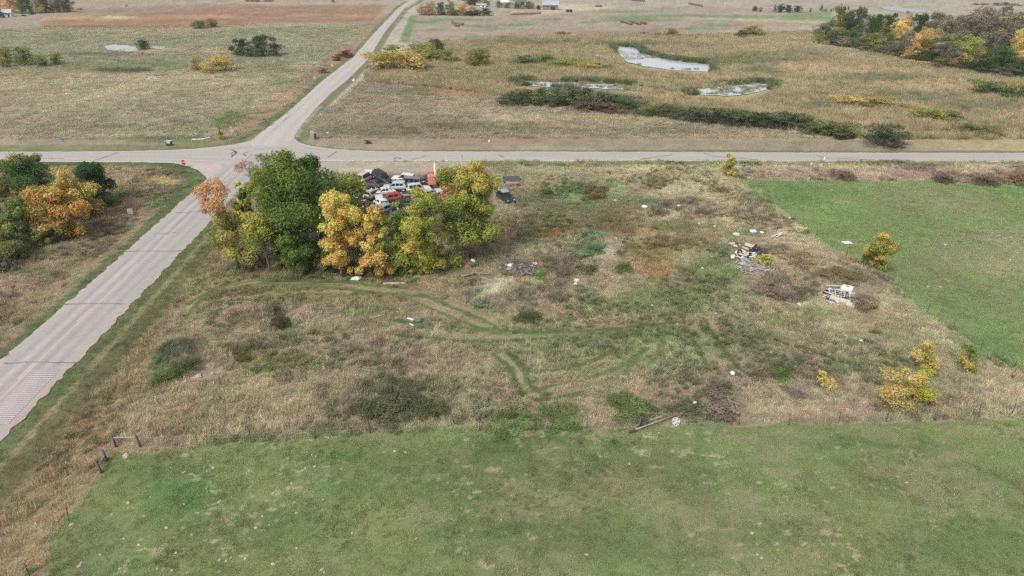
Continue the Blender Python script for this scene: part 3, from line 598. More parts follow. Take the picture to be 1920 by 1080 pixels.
# ------------------------------------------------------------------ grass, weeds and reeds (uncountable ground cover)
def tuft(name, n, h, r, wd, lean=.5, seed=0, leafy=False, upright=0.0):
    g = np.random.default_rng(seed); V_ = []; F_ = []; C_ = []
    for i in range(n):
        a = g.random()*6.283; q = r*math.sqrt(g.random()); x, y = q*math.cos(a), q*math.sin(a)
        if leafy:
            z = h*g.random()**.7; b = g.random()*6.283; s = wd*(.6+.8*g.random()); t = g.random()*.9-.1
            dx, dy = math.cos(b)*s, math.sin(b)*s
            V_ += [(x-dy*.5, y+dx*.5, z), (x+dy*.5, y-dx*.5, z), (x+dx*1.3, y+dy*1.3, z+t*s)]
            k = .5 + .6*z/h
        else:
            hh = h*(.55+.6*g.random()); b = g.random()*6.283; ln = lean*hh*g.random(); o = a + g.normal()*1.0
            V_ += [(x-math.sin(b)*wd, y+math.cos(b)*wd, 0), (x+math.sin(b)*wd, y-math.cos(b)*wd, 0), (x+math.cos(o)*ln, y+math.sin(o)*ln, hh)]
            k = 1
        j = .75 + .5*g.random()
        base = (.75 if not leafy else k); tip = (1.2 if not leafy else k)
        C_ += [(base*j,)*3, (base*j,)*3, (tip*j,)*3]; F_.append((3*i, 3*i+1, 3*i+2))
    me = mesh_np(name, V_, F_, 3); setcol(me, np.array(C_)); me.materials.append(M['grass'])
    return bpy.data.objects.new(name, me)
def scatter(name, src, X, Y, scl, C, label, cat, hz=None, zoff=0.0):
    Z = Zt(X, Y)+zoff; n = len(X)
    me = bpy.data.meshes.new(name); me.vertices.add(n); me.vertices.foreach_set('co', np.stack([X, Y, Z], 1).astype(np.float32).ravel())
    a = me.attributes.new('rot', 'FLOAT_VECTOR', 'POINT'); r = np.zeros((n, 3), np.float32); r[:, 2] = NR.random(n)*6.283; a.data.foreach_set('vector', r.ravel())
    s = np.repeat(np.asarray(scl, np.float32)[:, None], 3, 1)
    if hz is not None: s[:, 2] *= hz
    a = me.attributes.new('scl', 'FLOAT_VECTOR', 'POINT'); a.data.foreach_set('vector', s.ravel())
    setcol(me, C, 'icol')
    o = tag(link(bpy.data.objects.new(name, me)), label, cat, kind='stuff')
    ng = bpy.data.node_groups.new(name, 'GeometryNodeTree')
    ng.interface.new_socket('Geometry', in_out='INPUT', socket_type='NodeSocketGeometry'); ng.interface.new_socket('Geometry', in_out='OUTPUT', socket_type='NodeSocketGeometry')
    gi = ng.nodes.new('NodeGroupInput'); go = ng.nodes.new('NodeGroupOutput'); ip = ng.nodes.new('GeometryNodeInstanceOnPoints')
    def na(nm, t):
        q = ng.nodes.new('GeometryNodeInputNamedAttribute'); q.data_type = t; q.inputs['Name'].default_value = nm; return q.outputs[0]
    oi = ng.nodes.new('GeometryNodeObjectInfo'); oi.inputs['Object'].default_value = src
    ng.links.new(gi.outputs[0], ip.inputs['Points']); ng.links.new(oi.outputs['Geometry'], ip.inputs['Instance'])
    ng.links.new(na('rot', 'FLOAT_VECTOR'), ip.inputs['Rotation']); ng.links.new(na('scl', 'FLOAT_VECTOR'), ip.inputs['Scale'])
    ng.links.new(ip.outputs[0], go.inputs[0])
    md = o.modifiers.new('scatter', 'NODES'); md.node_group = ng
    return o
NORTH_EDGE = list(zip(us, nv)); SOUTH_EDGE = list(zip(us, sv_))
CROSS_POLY = NORTH_EDGE + SOUTH_EDGE[::-1]
N_POLY = [(l-1.5, v) for v, l, r in Nst] + [(r+1.5, v) for v, l, r in Nst[::-1]]
S_POLY = [(-1200, 1733), (-457, 1080), (428, 303), (520, 286), (504, 302), (-237, 1080), (-870, 1745)]
MOWN = [[(-480, 1090), (-300, 930), (0, 668), (180, 508), (330, 372), (374, 335)], [(-500, 308), (0, 307), (120, 306.5), (250, 306), (320, 309), (362, 318), (376, 328), (372, 340)]]
def sample(n, box, poly, holes=(), seed=1):
    g = np.random.default_rng(seed); x0, x1, y0, y1 = box
    X = x0 + (x1-x0)*g.random(n); Y = y0 + (y1-y0)*g.random(n)
    u, v, d = uvz(X, Y); k = (u > -110) & (u < 2030) & (v < 1150) & inpoly(u + 3*(g.random(n)-.5), v, poly)
    for h in list(holes) + [CROSS_POLY, N_POLY, S_POLY, fan] + PONDS:
        k &= ~inpoly(u, v, h)
    return X[k], Y[k]
def jitcol(C, g, a=.26):
    n = len(C); k = 1 + a*g.normal(size=(n, 1)); h = .05*g.normal(size=(n, 1))
    return np.clip(C*k*np.concatenate([.985+h, 1.005-h*.3, .965+h*.3], 1), .012, .8)
def clear(X, Y):
    u, v, d = uvz(X, Y); k = np.ones(len(X), bool)
    for (a, b, ru, rv) in ((1410, 486, 44, 34), (1576, 558, 34, 18), (970, 506, 40, 15), (890, 516, 24, 6), (1240, 796, 40, 9), (768, 608, 24, 9), (375, 700, 46, 9), (945, 552, 46, 17), (1145, 491, 28, 22), (528, 608, 16, 10)):
        k &= (((u-a)/ru)**2 + ((v-b)/rv)**2 > 1) | (fbm(X*.9, Y*.9, 95, 2) > .62)
    return k
def cover(name, src, n, box, poly, holes, s0, s1, label, cat, gain=1.0, seed=1, keep=None, tint=None, hz=None, sat=.88, ja=.2):
    X, Y = sample(n, box, poly, holes, seed); g = np.random.default_rng(seed+50)
    if keep is not None:
        k = keep(X, Y, g); X, Y = X[k], Y[k]
    k = clear(X, Y); X, Y = X[k], Y[k]
    C = ground_color(X, Y)*ALB*gain; lum_ = C @ np.array([.2126, .7152, .0722]); C = lum_[:, None] + (C-lum_[:, None])*sat
    if tint is not None: C = C*(1-tint[1]) + lin(tint[0])*tint[1]
    C = jitcol(C, g, ja)
    s = s0 + (s1-s0)*g.random(len(X)); s *= .8 + .5*fbm(X*.3, Y*.3, 71, 2)
    return scatter(name, src, X, Y, s, C, label, cat, hz)
GG = 2.05
t_dry = tuft('dry_tuft', 46, .34, .42, .02, .6, 1); t_dry2 = tuft('dry_tuft', 36, .55, .4, .02, .45, 2); t_short = tuft('short_tuft', 34, .13, .42, .02, .7, 3)
t_reed = tuft('reed_tuft', 46, 1.25, .9, .04, .25, 4); t_weed = tuft('weed_tuft', 90, .6, .5, .10, seed=5, leafy=True); t_low = tuft('low_tuft', 40, .2, .7, .05, .9, 6)
SCRAP = [(560, 345), (540, 303), (900, 303), (935, 345), (930, 400), (860, 430), (740, 440), (640, 400)]
NOLOT = [SCRAP, PASTURE_S, PASTURE_E, [(-3000, -200), (3000, -200), (3000, 287), (-3000, 287)]]
def trackfree(X, Y, g):
    u, v, d = uvz(X, Y); k = np.ones(len(X), bool)
    for kind, geo, col, soft, op, nz in LAY:
        if kind == 'L' and nz is not None and nz < 1.0 and geo[0][1] > 500:
            G = [P0(*p) for p in geo]; dd = np.full(len(X), 1e9)
            for i in range(len(G)-1): dd = np.minimum(dd, segd(X, Y, G[i][0], G[i][1], G[i+1][0], G[i+1][1]))
            k &= (dd > nz*.55+.22) | (g.random(len(X)) < .10)
    for geo, r in [([(-260, 1120), (0, 838), (296, 526), (400, 415)], 2.3), ([(-172, 1120), (31, 868), (324, 536), (408, 440)], 1.6), (MOWN[0], 2.4), (MOWN[1], 2.6)]:
        G = [P0(*p) for p in geo]; dd = np.full(len(X), 1e9)
        for i in range(len(G)-1): dd = np.minimum(dd, segd(X, Y, G[i][0], G[i][1], G[i+1][0], G[i+1][1]))
        k &= dd > r
    return k
ALL_LOW = [(-3000, 287), (3000, 287), (3000, 3000), (-3000, 3000)]
cover('dry_grass', t_dry, 210000, (-140, 150, 34, 172), ALL_LOW, NOLOT, .45, 1.05, 'knee high dry tan grass covering the fenced lot and road verges', 'grass', 1.16*GG, 1, trackfree)
def patchy(th, s=.09, sd=81): return lambda X, Y, g: trackfree(X, Y, g) & (fbm(X*s, Y*s, sd, 3) > th)
cover('tall_grass', t_dry2, 60000, (-140, 150, 34, 172), ALL_LOW, NOLOT, .7, 1.35, 'taller tangled dead grass standing in patches on the lot', 'grass', 1.12*GG, 2, patchy(.54))
cover('weeds', t_weed, 50000, (-110, 130, 34, 150), ALL_LOW, NOLOT, .4, 1.0, 'low leafy green weeds mixed into the dry lot grass', 'weeds', .95*GG, 3, patchy(.56, .12, 82), ((96, 112, 72), .55))
cover('pasture_grass', t_short, 130000, (-60, 150, 24, 150), PASTURE_S, [], .6, 1.3, 'short grazed green grass of the near pasture', 'grass', 1.12*GG, 4, ja=.13)
cover('pasture_grass', t_short, 60000, (40, 160, 55, 150), PASTURE_E, [], .7, 1.4, 'short bright green grass of the pasture beyond the east fence', 'grass', 1.1*GG, 5, ja=.13)
NW = [(-3000, 286), (-3000, 57), (700, 46), (480, 270), (440, 282)]
cover('meadow_grass', t_low, 90000, (-420, -30, 165, 460), NW, [], .8, 1.8, 'faded rough grass of the wide meadow beyond the cross road', 'grass', 1.02*GG, 6, ja=.16)
NE = [(553, 286), (590, 225), (690, 140), (820, 160), (1000, 186), (1200, 212), (1400, 236), (1600, 262), (1800, 282), (2400, 284), (2400, 288)]
cover('meadow_grass', t_low, 60000, (-60, 260, 166, 290), NE, [], .8, 1.6, 'brown cropped grass between the junction and the willow row', 'grass', .88*GG, 7, ja=.16)
def notwater(X, Y, g):
    u, v, d = uvz(X, Y); k = np.ones(len(X), bool)
    u2, v2, d = uvz(X, Y, 1.7)
    for p in PONDS[:3]: k &= (sdpoly(u, v, p, 2.5) > 1.5) & ~inpoly(u2, v2, p) & ~inpoly(u2, v2+1.5, p)
    return k
cover('reeds', t_reed, 150000, (-90, 400, 165, 420), MARSH, [], .6, 1.25, 'tan and green reeds and cattails filling the marsh round the ponds', 'reeds', .82*GG, 8, notwater, ((152, 143, 108), .3), sat=.82)
def pondside(X, Y, g):
    u, v, d = uvz(X, Y); k = np.zeros(len(X), bool)
    for p in PONDS[:3]:
        s = sdpoly(u, v, p, 2.5); k |= (s > -1.0) & (s < 11) & (fbm(X*.06, Y*.06, 91, 2) > .40)
    u2, v2, d = uvz(X, Y, 1.6)
    for p in PONDS[:3]: k &= ~inpoly(u2, v2, p)
    return k & ~(inpoly(u, v, [(1150, 100), (1240, 128), (1340, 138), (1340, 146), (1150, 130)]))
X, Y = sample(120000, (-20, 300, 180, 340), MARSH, [], 9); _g = np.random.default_rng(9); k = pondside(X, Y, _g); X, Y = X[k], Y[k]
scatter('cattails', t_reed, X, Y, 1.0+.4*_g.random(len(X)), jitcol(np.tile(lin((96, 112, 78)), (len(X), 1)), _g), 'dark green cattails ringing the open water of the marsh', 'cattails')
def emergent(X, Y, g):
    u, v, d = uvz(X, Y); k = np.zeros(len(X), bool)
    for p, q in ((PONDS[0], .66), (PONDS[1], .48), (PONDS[2], .52)): k |= inpoly(u, v, p) & ((fbm(X*.10, Y*.10, 92, 3) > q) | ((sdpoly(u, v, p, 2.5) > -4.5) & (fbm(X*.3, Y*.3, 93, 2) > .5)))
    return k
_g = np.random.default_rng(19); X = -20 + 260*_g.random(40000); Y = 190 + 170*_g.random(40000); k = emergent(X, Y, _g); X, Y = X[k], Y[k]
scatter('floating_reeds', t_reed, X, Y, .45+.4*_g.random(len(X)), jitcol(np.tile(lin((150, 146, 112)), (len(X), 1)), _g), 'thin pale reeds standing in the shallow ditch water', 'reeds')

# short tufts on the mown verges, stalks and stray tufts for variety
def along(X, Y, lines, r):
    dd = np.full(len(X), 1e9)
    for geo in lines:
        G = [P0(*p) for p in geo]
        for i in range(len(G)-1): dd = np.minimum(dd, segd(X, Y, G[i][0], G[i][1], G[i+1][0], G[i+1][1]))
    return dd < r
VL = [[(-260, 1120), (0, 838), (296, 526), (400, 415)], [(-172, 1120), (31, 868), (324, 536), (408, 440)], MOWN[0], MOWN[1]]
cover('verge_grass', t_short, 120000, (-140, 10, 34, 172), ALL_LOW, NOLOT, .5, 1.1, 'short mown grass along the edges of the main road', 'grass', .95*GG, 31, lambda X, Y, g: along(X, Y, VL, 2.4))
cover('stray_tufts', t_dry, 26000, (-60, 150, 24, 75), PASTURE_S, [], .25, .6, 'stray ungrazed tan tufts standing in the near pasture', 'grass', .95*GG, 32, lambda X, Y, g: fbm(X*.16, Y*.16, 83, 3) > .56, ((140, 134, 104), .6))
cover('stray_tufts', t_dry, 12000, (40, 160, 55, 150), PASTURE_E, [], .3, .7, 'stray pale tufts standing in the east pasture', 'grass', .95*GG, 33, lambda X, Y, g: fbm(X*.16, Y*.16, 84, 3) > .58, ((140, 136, 104), .6))
cover('seed_stalks', t_dry2, 40000, (-110, 130, 40, 150), ALL_LOW, NOLOT, .7, 1.5, 'dark brown seed stalks standing in clusters on the lot', 'weeds', 1.0*GG, 34, patchy(.66, .16, 85), ((122, 108, 92), .6), hz=1.1)
cover('pale_grass', t_dry2, 50000, (-110, 130, 40, 160), ALL_LOW, NOLOT, .6, 1.2, 'pale straw coloured grass bleached in streaks across the lot', 'grass', 1.25*GG, 35, patchy(.62, .11, 86), ((190, 178, 146), .5))
# ------------------------------------------------------------------ trees and shrubs
def crown_mesh(name, puffs, n, leaf, seed, colf, flat=1.0):
    """leaf-sized faces spread through clumps; puffs = [(x, y, z, rx, rz, colour index)]"""
    g = np.random.default_rng(seed); vol = np.array([p[3]*p[3]*p[4] for p in puffs])**.75; vol /= vol.sum()
    pi = g.choice(len(puffs), n, p=vol); pf = np.array([p[:5] for p in puffs]); pk = np.array([p[5] for p in puffs])
    d = g.normal(size=(n, 3)); d /= np.linalg.norm(d, axis=1)[:, None]; d[:, 2] = np.where(g.random(n) < .35, np.abs(d[:, 2]), d[:, 2])
    r = (.5 + .55*g.random(n)**.7); o_ = g.random(n) < .2; r[o_] *= 1.0 + .45*g.random(o_.sum())
    lump = .8 + .45*vn(d[:, 0]*2.2+pi*3.1, d[:, 1]*2.2+d[:, 2]*2.7, 5)
    c = pf[pi, :3] + d*(r*lump)[:, None]*np.stack([pf[pi, 3], pf[pi, 3], pf[pi, 4]], 1)
    nrm = d*.9 + g.normal(size=(n, 3))*.55 + np.array([0, 0, .35]); nrm /= np.linalg.norm(nrm, axis=1)[:, None]
    a = np.cross(nrm, g.normal(size=(n, 3))); a /= np.linalg.norm(a, axis=1)[:, None]; b = np.cross(nrm, a)
    s = leaf*(.6 + .8*g.random(n))[:, None]
    V_ = np.stack([c - a*s*.55, c - b*s*.38 + nrm*s*.08, c + a*s*.6, c + b*s*.38 + nrm*s*.08], 1).reshape(-1, 3)
    C_ = colf(c, pk[pi], d, r, g)
    me = mesh_np(name, V_, np.arange(4*n).reshape(-1, 4), 4); setcol(me, np.repeat(C_, 4, 0)); me.materials.append(M['leaf'])
    return me
def stem_mesh(name, h, r, puffs, seed, trunk_top=.6, nl=9, lean=0.0):
    g = random.Random(seed); mb = MB(); top = Vector((lean*h*.3, 0, h*trunk_top))
    pts = [Vector((0, 0, -.15)), Vector((g.uniform(-.1, .1)*h*.1, g.uniform(-.1, .1)*h*.1, h*.15)), Vector((lean*h*.12, g.uniform(-.03, .03)*h, h*.35)), top]
    mb.path(pts, [r*1.25, r, r*.75, r*.4], 7)
    for p in sorted(puffs, key=lambda q: q[2])[:: max(1, len(puffs)//nl)]:
        q = Vector(p[:3]); t = min(.95, max(.25, (q.z*.55)/(h*trunk_top))); s = pts[1].lerp(top, t)
        mid = s.lerp(q, .5) + Vector((0, 0, -.06*h*g.random()))
        mb.path([s, mid, q], [r*.42, r*.26, r*.08], 5)
    me = mb.mesh(name, True); me.materials.append(M['bark']); return me
def layout(seed, h, w, z0, n, pal, shape='round', pr=.28):
    """lobes of foliage on limbs, each lobe broken into smaller clumps"""
    g = random.Random(seed); out = []; nl = max(5, int(n/2.7))
    for i in range(nl):
        t = (i+.5)/nl; f = .04+.92*t; z = z0 + (h-z0)*f
        env = {'round': math.sin(math.pi*min(1, .16+.84*f))**.6, 'tall': (1-f*.6)*min(1, .62+1.9*f), 'vase': .35+.65*math.sin(math.pi*(.12+.75*f)), 'cone': max(.06, 1-f), 'bush': math.sqrt(max(.02, 1-f*f*.9))}[shape]
        a = i*2.4 + g.uniform(-.6, .6); rr = w/2*env*(.35+.65*g.random())*.80
        L_ = pr*1.25*w*(.45+.75*g.random())*(.5+.5*env); ci = g.choice(pal); cx_, cy_ = rr*math.cos(a), rr*math.sin(a)
        cz = min(z, h-L_*.55)
        for k in range(4 + (g.random() < .5)):
            b = k*1.9+g.uniform(0, 1.5); s = L_*(.34+.3*g.random()); e = g.uniform(-.35, .9)
            out.append((cx_+L_*.72*math.cos(b)*math.cos(e), cy_+L_*.72*math.sin(b)*math.cos(e), max(s*.4, min(h-s*.7, cz+L_*.6*math.sin(e))), s, s*g.uniform(.75, 1.1), ci if g.random() < .75 else g.choice(pal)))
    for k in range(max(2, nl//2)):
        f = .1+.72*(k+.5)/max(2, nl//2); s = w*(.15 if shape != 'cone' else .16*(1-f)); out.append((g.uniform(-.1, .1)*w, g.uniform(-.1, .1)*w, z0+(h-z0)*f, s, s*1.1, g.choice(pal)))
    return out
def colours(cols, jit=.11, top=None):
    cl_ = np.array([lin(c) for c in cols])
    def f(c, k, d, r, g):
        C = cl_[k % len(cl_)].copy()
        sw = g.random(len(C)) < .06; C[sw] = cl_[g.integers(0, len(cl_), sw.sum())]
        if top is not None:
            z = c[:, 2]; m = (sstep(top[1], top[2], z + 1.2*(g.random(len(z))-.5))*top[3])[:, None]; C = C*(1-m) + lin(top[0])*m
        lb_ = np.random.default_rng(7).normal(size=97)[(np.floor(c[:, 0]*.9)*31+np.floor(c[:, 1]*.9)*17+np.floor(c[:, 2]*.9)*7).astype(int) % 97]
        C = C*(1 + jit*g.normal(size=(len(C), 1)) + .10*lb_[:, None])
        h = .08*g.normal(size=(len(C), 1)); C = C*np.concatenate([1+h, 1-h*.2, 1-h*.4], 1)
        lum = C @ np.array([.2126, .7152, .0722]); C = lum[:, None] + (C-lum[:, None])*np.where(C[:, :1] > C[:, 1:2], .80, .90)
        return np.clip(C*LEAFK, .004, .75)
    return f
LEAFK = 1.75
DG, MG, YG, OL = (62, 86, 38), (88, 108, 46), (128, 136, 52), (114, 112, 60)
YE, GO, OR, RU = (184, 160, 54), (192, 160, 56), (192, 148, 62), (158, 118, 74)
BR, GB, GT = (128, 108, 90), (124, 118, 98), (96, 100, 82)
def near_tree(bu, bv, tv, wpx, cols, label, seed, shape='round', n=9000, leaf=.30, z0f=.22, npf=22, top=None, pr=.28, grp=None, name='tree', cat='tree', cu=None, r=None, dens=1.0, lean=0.0):
    p = P(bu, bv); h = height_for(p, tv); w_ = wpx*mpp(p)*1.0; n = int(n*1.7); leaf *= .74
    pf = layout(seed, h, w_, h*z0f, npf, list(range(len(cols))), shape, pr)
    if cu is not None:
        dx = (cu-bu)*mpp(p); pf = [(q[0]+dx*min(1, q[2]/h*1.4), q[1], q[2], q[3], q[4], q[5]) for q in pf]
    t = empty(name, p, 0, label, cat, grp)
    tp = None if top is None else (top[0], h*top[1], h*top[2], top[3])
    place('crown', crown_mesh('crown', pf, int(n*dens), leaf, seed, colours(cols, top=tp)), None, t)
    place('trunk', stem_mesh('trunk', h, r or max(.08, h*.016), pf, seed, lean=lean), None, t)
    return t
LG = 'trees round the scrapyard'
near_tree(447, 505, 346, 88, [OL, YG, (142, 132, 56), (104, 112, 48)], 'slender half-bare tree nearest the road, orange top over olive leaves', 1, 'tall', 7500, .27, .12, 20, ((180, 132, 82), .6, .8, .95), cu=425, grp=LG, pr=.26)
near_tree(506, 514, 402, 82, [YG, (150, 144, 50), MG, OL], 'small yellow-green tree with thin bare trunk left of the dark green shrub', 2, 'round', 4200, .27, .3, 14, ((158, 150, 46), .6, .9, .6), cu=494, grp=LG)
near_tree(546, 487, 284, 198, [DG, (92, 112, 46), (66, 90, 38), (104, 122, 48), (56, 80, 36), MG, (76, 100, 42), DG, (122, 132, 48)], 'biggest broad green tree of the scrapyard grove', 3, 'round', 30000, .30, .06, 52, ((116, 132, 44), .8, 1.0, .4), pr=.18, grp=LG, r=.45, cu=550)
near_tree(468, 470, 330, 40, [DG, YG, (196, 170, 40)], 'narrow dark tree with one yellow patch against the road junction', 4, 'round', 4500, .3, .25, 12, None, cu=474, grp=LG)
near_tree(603, 452, 292, 64, [(66, 82, 40), (80, 94, 44), DG], 'dull green tree behind the right shoulder of the biggest tree', 5, 'round', 6500, .3, .2, 16, cu=598, grp=LG)
near_tree(494, 402, 284, 62, [BR, (150, 116, 92), (140, 120, 74)], 'thin brown nearly leafless tree at the junction corner', 6, 'vase', 2600, .24, .1, 18, grp=LG, pr=.22)
near_tree(555, 511, 438, 66, [(70, 96, 42), MG, (98, 118, 48)], 'low bright green leafy tree in front of the biggest tree', 7, 'round', 5200, .27, .04, 16, grp=LG)
near_tree(643, 520, 364, 84, [GO, (198, 150, 46), OR, YE, (170, 142, 56)], 'tall golden orange tree standing left in the front row', 8, 'round', 11500, .28, .03, 34, ((204, 164, 56), .7, .95, .5), grp=LG, pr=.24)
near_tree(662, 470, 328, 112, [MG, (98, 108, 46), DG, YG], 'green tree between the golden tree and the wrecked cars', 9, 'round', 8500, .3, .15, 22, ((138, 136, 50), .8, 1.0, .6), grp=LG)
near_tree(710, 523, 384, 64, [GO, OR, (186, 146, 44), YG], 'narrow orange tree, second of the front row', 10, 'round', 8000, .28, .03, 26, grp=LG, pr=.26)
near_tree(750, 512, 372, 72, [MG, YG, (112, 124, 48)], 'slim green tree with a pointed top between orange and lime trees', 11, 'tall', 6000, .28, .06, 20, grp=LG, pr=.24)
near_tree(792, 516, 358, 90, [YG, (142, 144, 48), (168, 150, 46), (110, 124, 46)], 'lime yellow tree in the middle of the front row', 12, 'round', 11500, .28, .03, 34, ((120, 132, 50), .75, 1.0, .5), cu=796, grp=LG, pr=.23)
near_tree(859, 495, 370, 86, [DG, MG, YG, (150, 138, 46)], 'dark green slim-trunked tree left of the tall ash', 13, 'round', 6500, .28, .32, 18, cu=850, grp=LG)
near_tree(885, 483, 297, 124, [(134, 136, 50), YG, (158, 146, 50), MG, (112, 122, 48), (176, 140, 48)], 'tallest tree on the right of the grove with clear grey trunk', 14, 'round', 17000, .30, .22, 40, ((164, 152, 52), .75, 1.0, .6), grp=LG, pr=.2, r=.34)
near_tree(848, 420, 338, 50, [OR, GO, RU, (178, 140, 50)], 'small orange tree hiding the crane truck', 15, 'round', 4200, .27, .1, 12, grp=LG)
near_tree(597, 505, 474, 34, [MG, YG, (104, 112, 50)], 'scrubby sapling at the foot of the golden orange tree', 16, 'bush', 900, .24, .0, 8, grp=LG, name='sapling')
US = 'undergrowth of the scrapyard grove'
for _i, (_u, _v, _t, _w, _c, _l) in enumerate([(470, 500, 468, 44, [BR, GB, (110, 104, 84)], 'leafless brown undergrowth right of the slender roadside tree'), (525, 500, 470, 40, [(70, 84, 44), OL], 'dark undergrowth between the small yellow-green tree and the low leafy tree'), (590, 500, 462, 50, [(76, 84, 52), GB, (84, 96, 50)], 'dim undergrowth right of the low leafy tree'), (622, 506, 470, 44, [(88, 98, 48), OL, DG], 'green undergrowth left of the golden orange tree'), (679, 512, 484, 34, [(120, 116, 60), OL, (132, 122, 60)], 'olive undergrowth between the two orange trees'), (735, 514, 470, 50, [YG, MG, (140, 132, 56)], 'green undergrowth right of the narrow orange tree'), (768, 512, 466, 46, [MG, YG], 'lime undergrowth below the slim green tree'), (825, 500, 455, 52, [(92, 104, 52), OL, YG], 'olive undergrowth right of the lime yellow tree'), (640, 450, 398, 60, [(80, 98, 46), MG], 'green undergrowth between the biggest tree and the wrecks')]):
    near_tree(_u, _v, _t, _w, _c, _l, 60+_i, 'bush', 2200, .27, .0, 12, grp=US, name='shrub', cat='shrub')
# west grove across the road
WG = 'trees of the grove west of the road'
near_tree(190, 385, 309, 66, [(58, 84, 46), (70, 96, 50), (52, 76, 42)], 'round dark green tree at the right edge of the west grove', 21, 'round', 8000, .30, .02, 22, cu=186, grp=WG)
near_tree(168, 404, 345, 56, [RU, (150, 108, 70), BR], 'rusty brown small tree between gold and dark green trees', 22, 'bush', 4200, .28, .02, 14, grp=WG)
near_tree(142, 412, 316, 72, [(186, 148, 52), GO, (150, 134, 60), OL], 'yellow tree at the back of the gold pair', 23, 'round', 7500, .30, .05, 20, ((204, 160, 58), .7, 1.0, .5), grp=WG)
near_tree(118, 449, 352, 88, [(150, 128, 46), (170, 128, 48), (140, 124, 46), OR, (120, 116, 44)], 'large gold and orange tree at the front of the west grove', 24, 'round', 12000, .30, .03, 30, grp=WG)
near_tree(62, 402, 292, 86, [(70, 96, 50), (82, 106, 54), (62, 88, 46)], 'tall green tree in the middle of the west grove', 25, 'round', 10000, .32, .03, 26, ((150, 116, 62), .9, 1.05, .6), grp=WG)
near_tree(36, 380, 290, 46, [(146, 118, 68), (90, 100, 52), (150, 112, 66)], 'brown-topped tree behind the middle green tree', 26, 'round', 4200, .3, .1, 14, grp=WG)
near_tree(88, 378, 292, 44, [(150, 114, 56), (100, 104, 52), (138, 116, 58)], 'ochre-topped tree beside the brown-topped one', 27, 'round', 4200, .3, .1, 14, grp=WG)
near_tree(0, 372, 298, 44, [(66, 92, 50), (76, 102, 52)], 'dark green tree cut by the left picture edge', 28, 'round', 4800, .3, .05, 14, grp=WG)
near_tree(8, 408, 325, 40, [(140, 120, 70), (128, 104, 84), (150, 136, 70)], 'thin tan tree at the left picture edge', 29, 'round', 3000, .28, .1, 12, grp=WG)
near_tree(42, 462, 366, 62, [(98, 118, 64), (112, 126, 72), (122, 124, 64)], 'pale green tree left of the large gold tree', 30, 'tall', 8000, .29, .03, 24, grp=WG, pr=.25)
near_tree(6, 455, 350, 44, [(120, 100, 90), (110, 98, 88), (98, 96, 80)], 'grey-brown thinning tree on the left picture edge', 31, 'round', 2600, .27, .05, 14, grp=WG)
near_tree(26, 486, 430, 78, [(98, 104, 58), (110, 112, 62), (88, 98, 54)], 'wide olive bush at the front left of the west grove', 32, 'bush', 6500, .28, .0, 18, grp=WG, name='bush', cat='bush')
near_tree(75, 462, 432, 32, [YG, (116, 124, 50)], 'small lime bush tucked under the gold tree', 33, 'bush', 1800, .26, .0, 8, grp=WG, name='bush', cat='bush')
near_tree(95, 452, 420, 40, [(76, 84, 56), (96, 94, 70)], 'dim green bush between lime bush and gold tree', 34, 'bush', 1900, .26, .0, 8, grp=WG, name='bush', cat='bush')
near_tree(4, 508, 474, 44, [GT, (104, 108, 92)], 'grey-green shrub in the lower corner of the west grove', 35, 'bush', 2000, .26, .0, 8, grp=WG, name='bush', cat='bush')
near_tree(-48, 440, 330, 80, [(60, 84, 42), (72, 94, 46)], 'green tree just past the left picture edge', 36, 'round', 5000, .34, .05, 16, grp=WG)
# young trees of the lot's east side
near_tree(1640, 507, 436, 56, [(160, 142, 52), YG, (100, 114, 46), (128, 128, 50)], 'lone yellow and green tree on the east pasture fence', 41, 'round', 6500, .22, .02, 22, ((184, 154, 54), .65, .95, .7))
YGp = 'young yellow trees near the south-east corner'
near_tree(1728, 692, 637, 44, [(178, 154, 74), YG, (156, 142, 66)], 'young yellow tree highest of the south-east cluster', 42, 'round', 1900, .17, .05, 14, grp=YGp, name='sapling')
near_tree(1742, 704, 672, 28, [(150, 138, 68), (162, 144, 70)], 'thin small yellow tree between the cluster trees', 43, 'round', 700, .16, .05, 9, grp=YGp, name='sapling')
near_tree(1666, 764, 688, 62, [(158, 146, 72), (178, 150, 78), (132, 138, 62), (180, 152, 92)], 'bushy orange-yellow young tree left in the cluster', 44, 'round', 3400, .17, .05, 18, grp=YGp, name='sapling')
near_tree(1715, 757, 692, 58, [YG, (146, 150, 52), (184, 150, 56)], 'lime young tree beside the orange-yellow one', 45, 'round', 3200, .17, .05, 18, grp=YGp, name='sapling')
near_tree(1746, 760, 740, 22, [OR, (190, 140, 80)], 'tiny orange sapling right of the lime tree', 46, 'round', 350, .14, .05, 6, grp=YGp, name='sapling')
near_tree(1811, 698, 648, 40, [(110, 124, 44), (170, 150, 46), YG], 'rounded green and gold young tree by the east fence', 47, 'round', 2200, .17, .03, 14, ((100, 120, 44), .5, .8, .8), grp=YGp, name='sapling')
near_tree(1537, 722, 694, 24, [(196, 156, 50), GO], 'spindly yellow sapling among grey weeds', 48, 'tall', 420, .14, .05, 7, grp=YGp, name='sapling')
near_tree(1556, 734, 712, 24, [(190, 150, 60), GO], 'low yellow sapling right of the spindly one', 49, 'round', 380, .14, .05, 6, grp=YGp, name='sapling')
near_tree(1366, 331, 290, 27, [(176, 152, 52), YG, (130, 134, 50)], 'small yellow tree beside the cross road', 50, 'round', 2600, .24, .05, 12)
near_tree(1436, 498, 478, 34, [(160, 152, 56), (130, 132, 56)], 'yellow-green shrub growing through the plank pile', 51, 'bush', 1300, .18, .0, 10, name='shrub', cat='shrub')
near_tree(415, 262, 232, 13, [(150, 138, 50), (130, 124, 48)], 'narrow yellow conifer-shaped tree beside the white signs', 52, 'cone', 1100, .26, .03, 12)

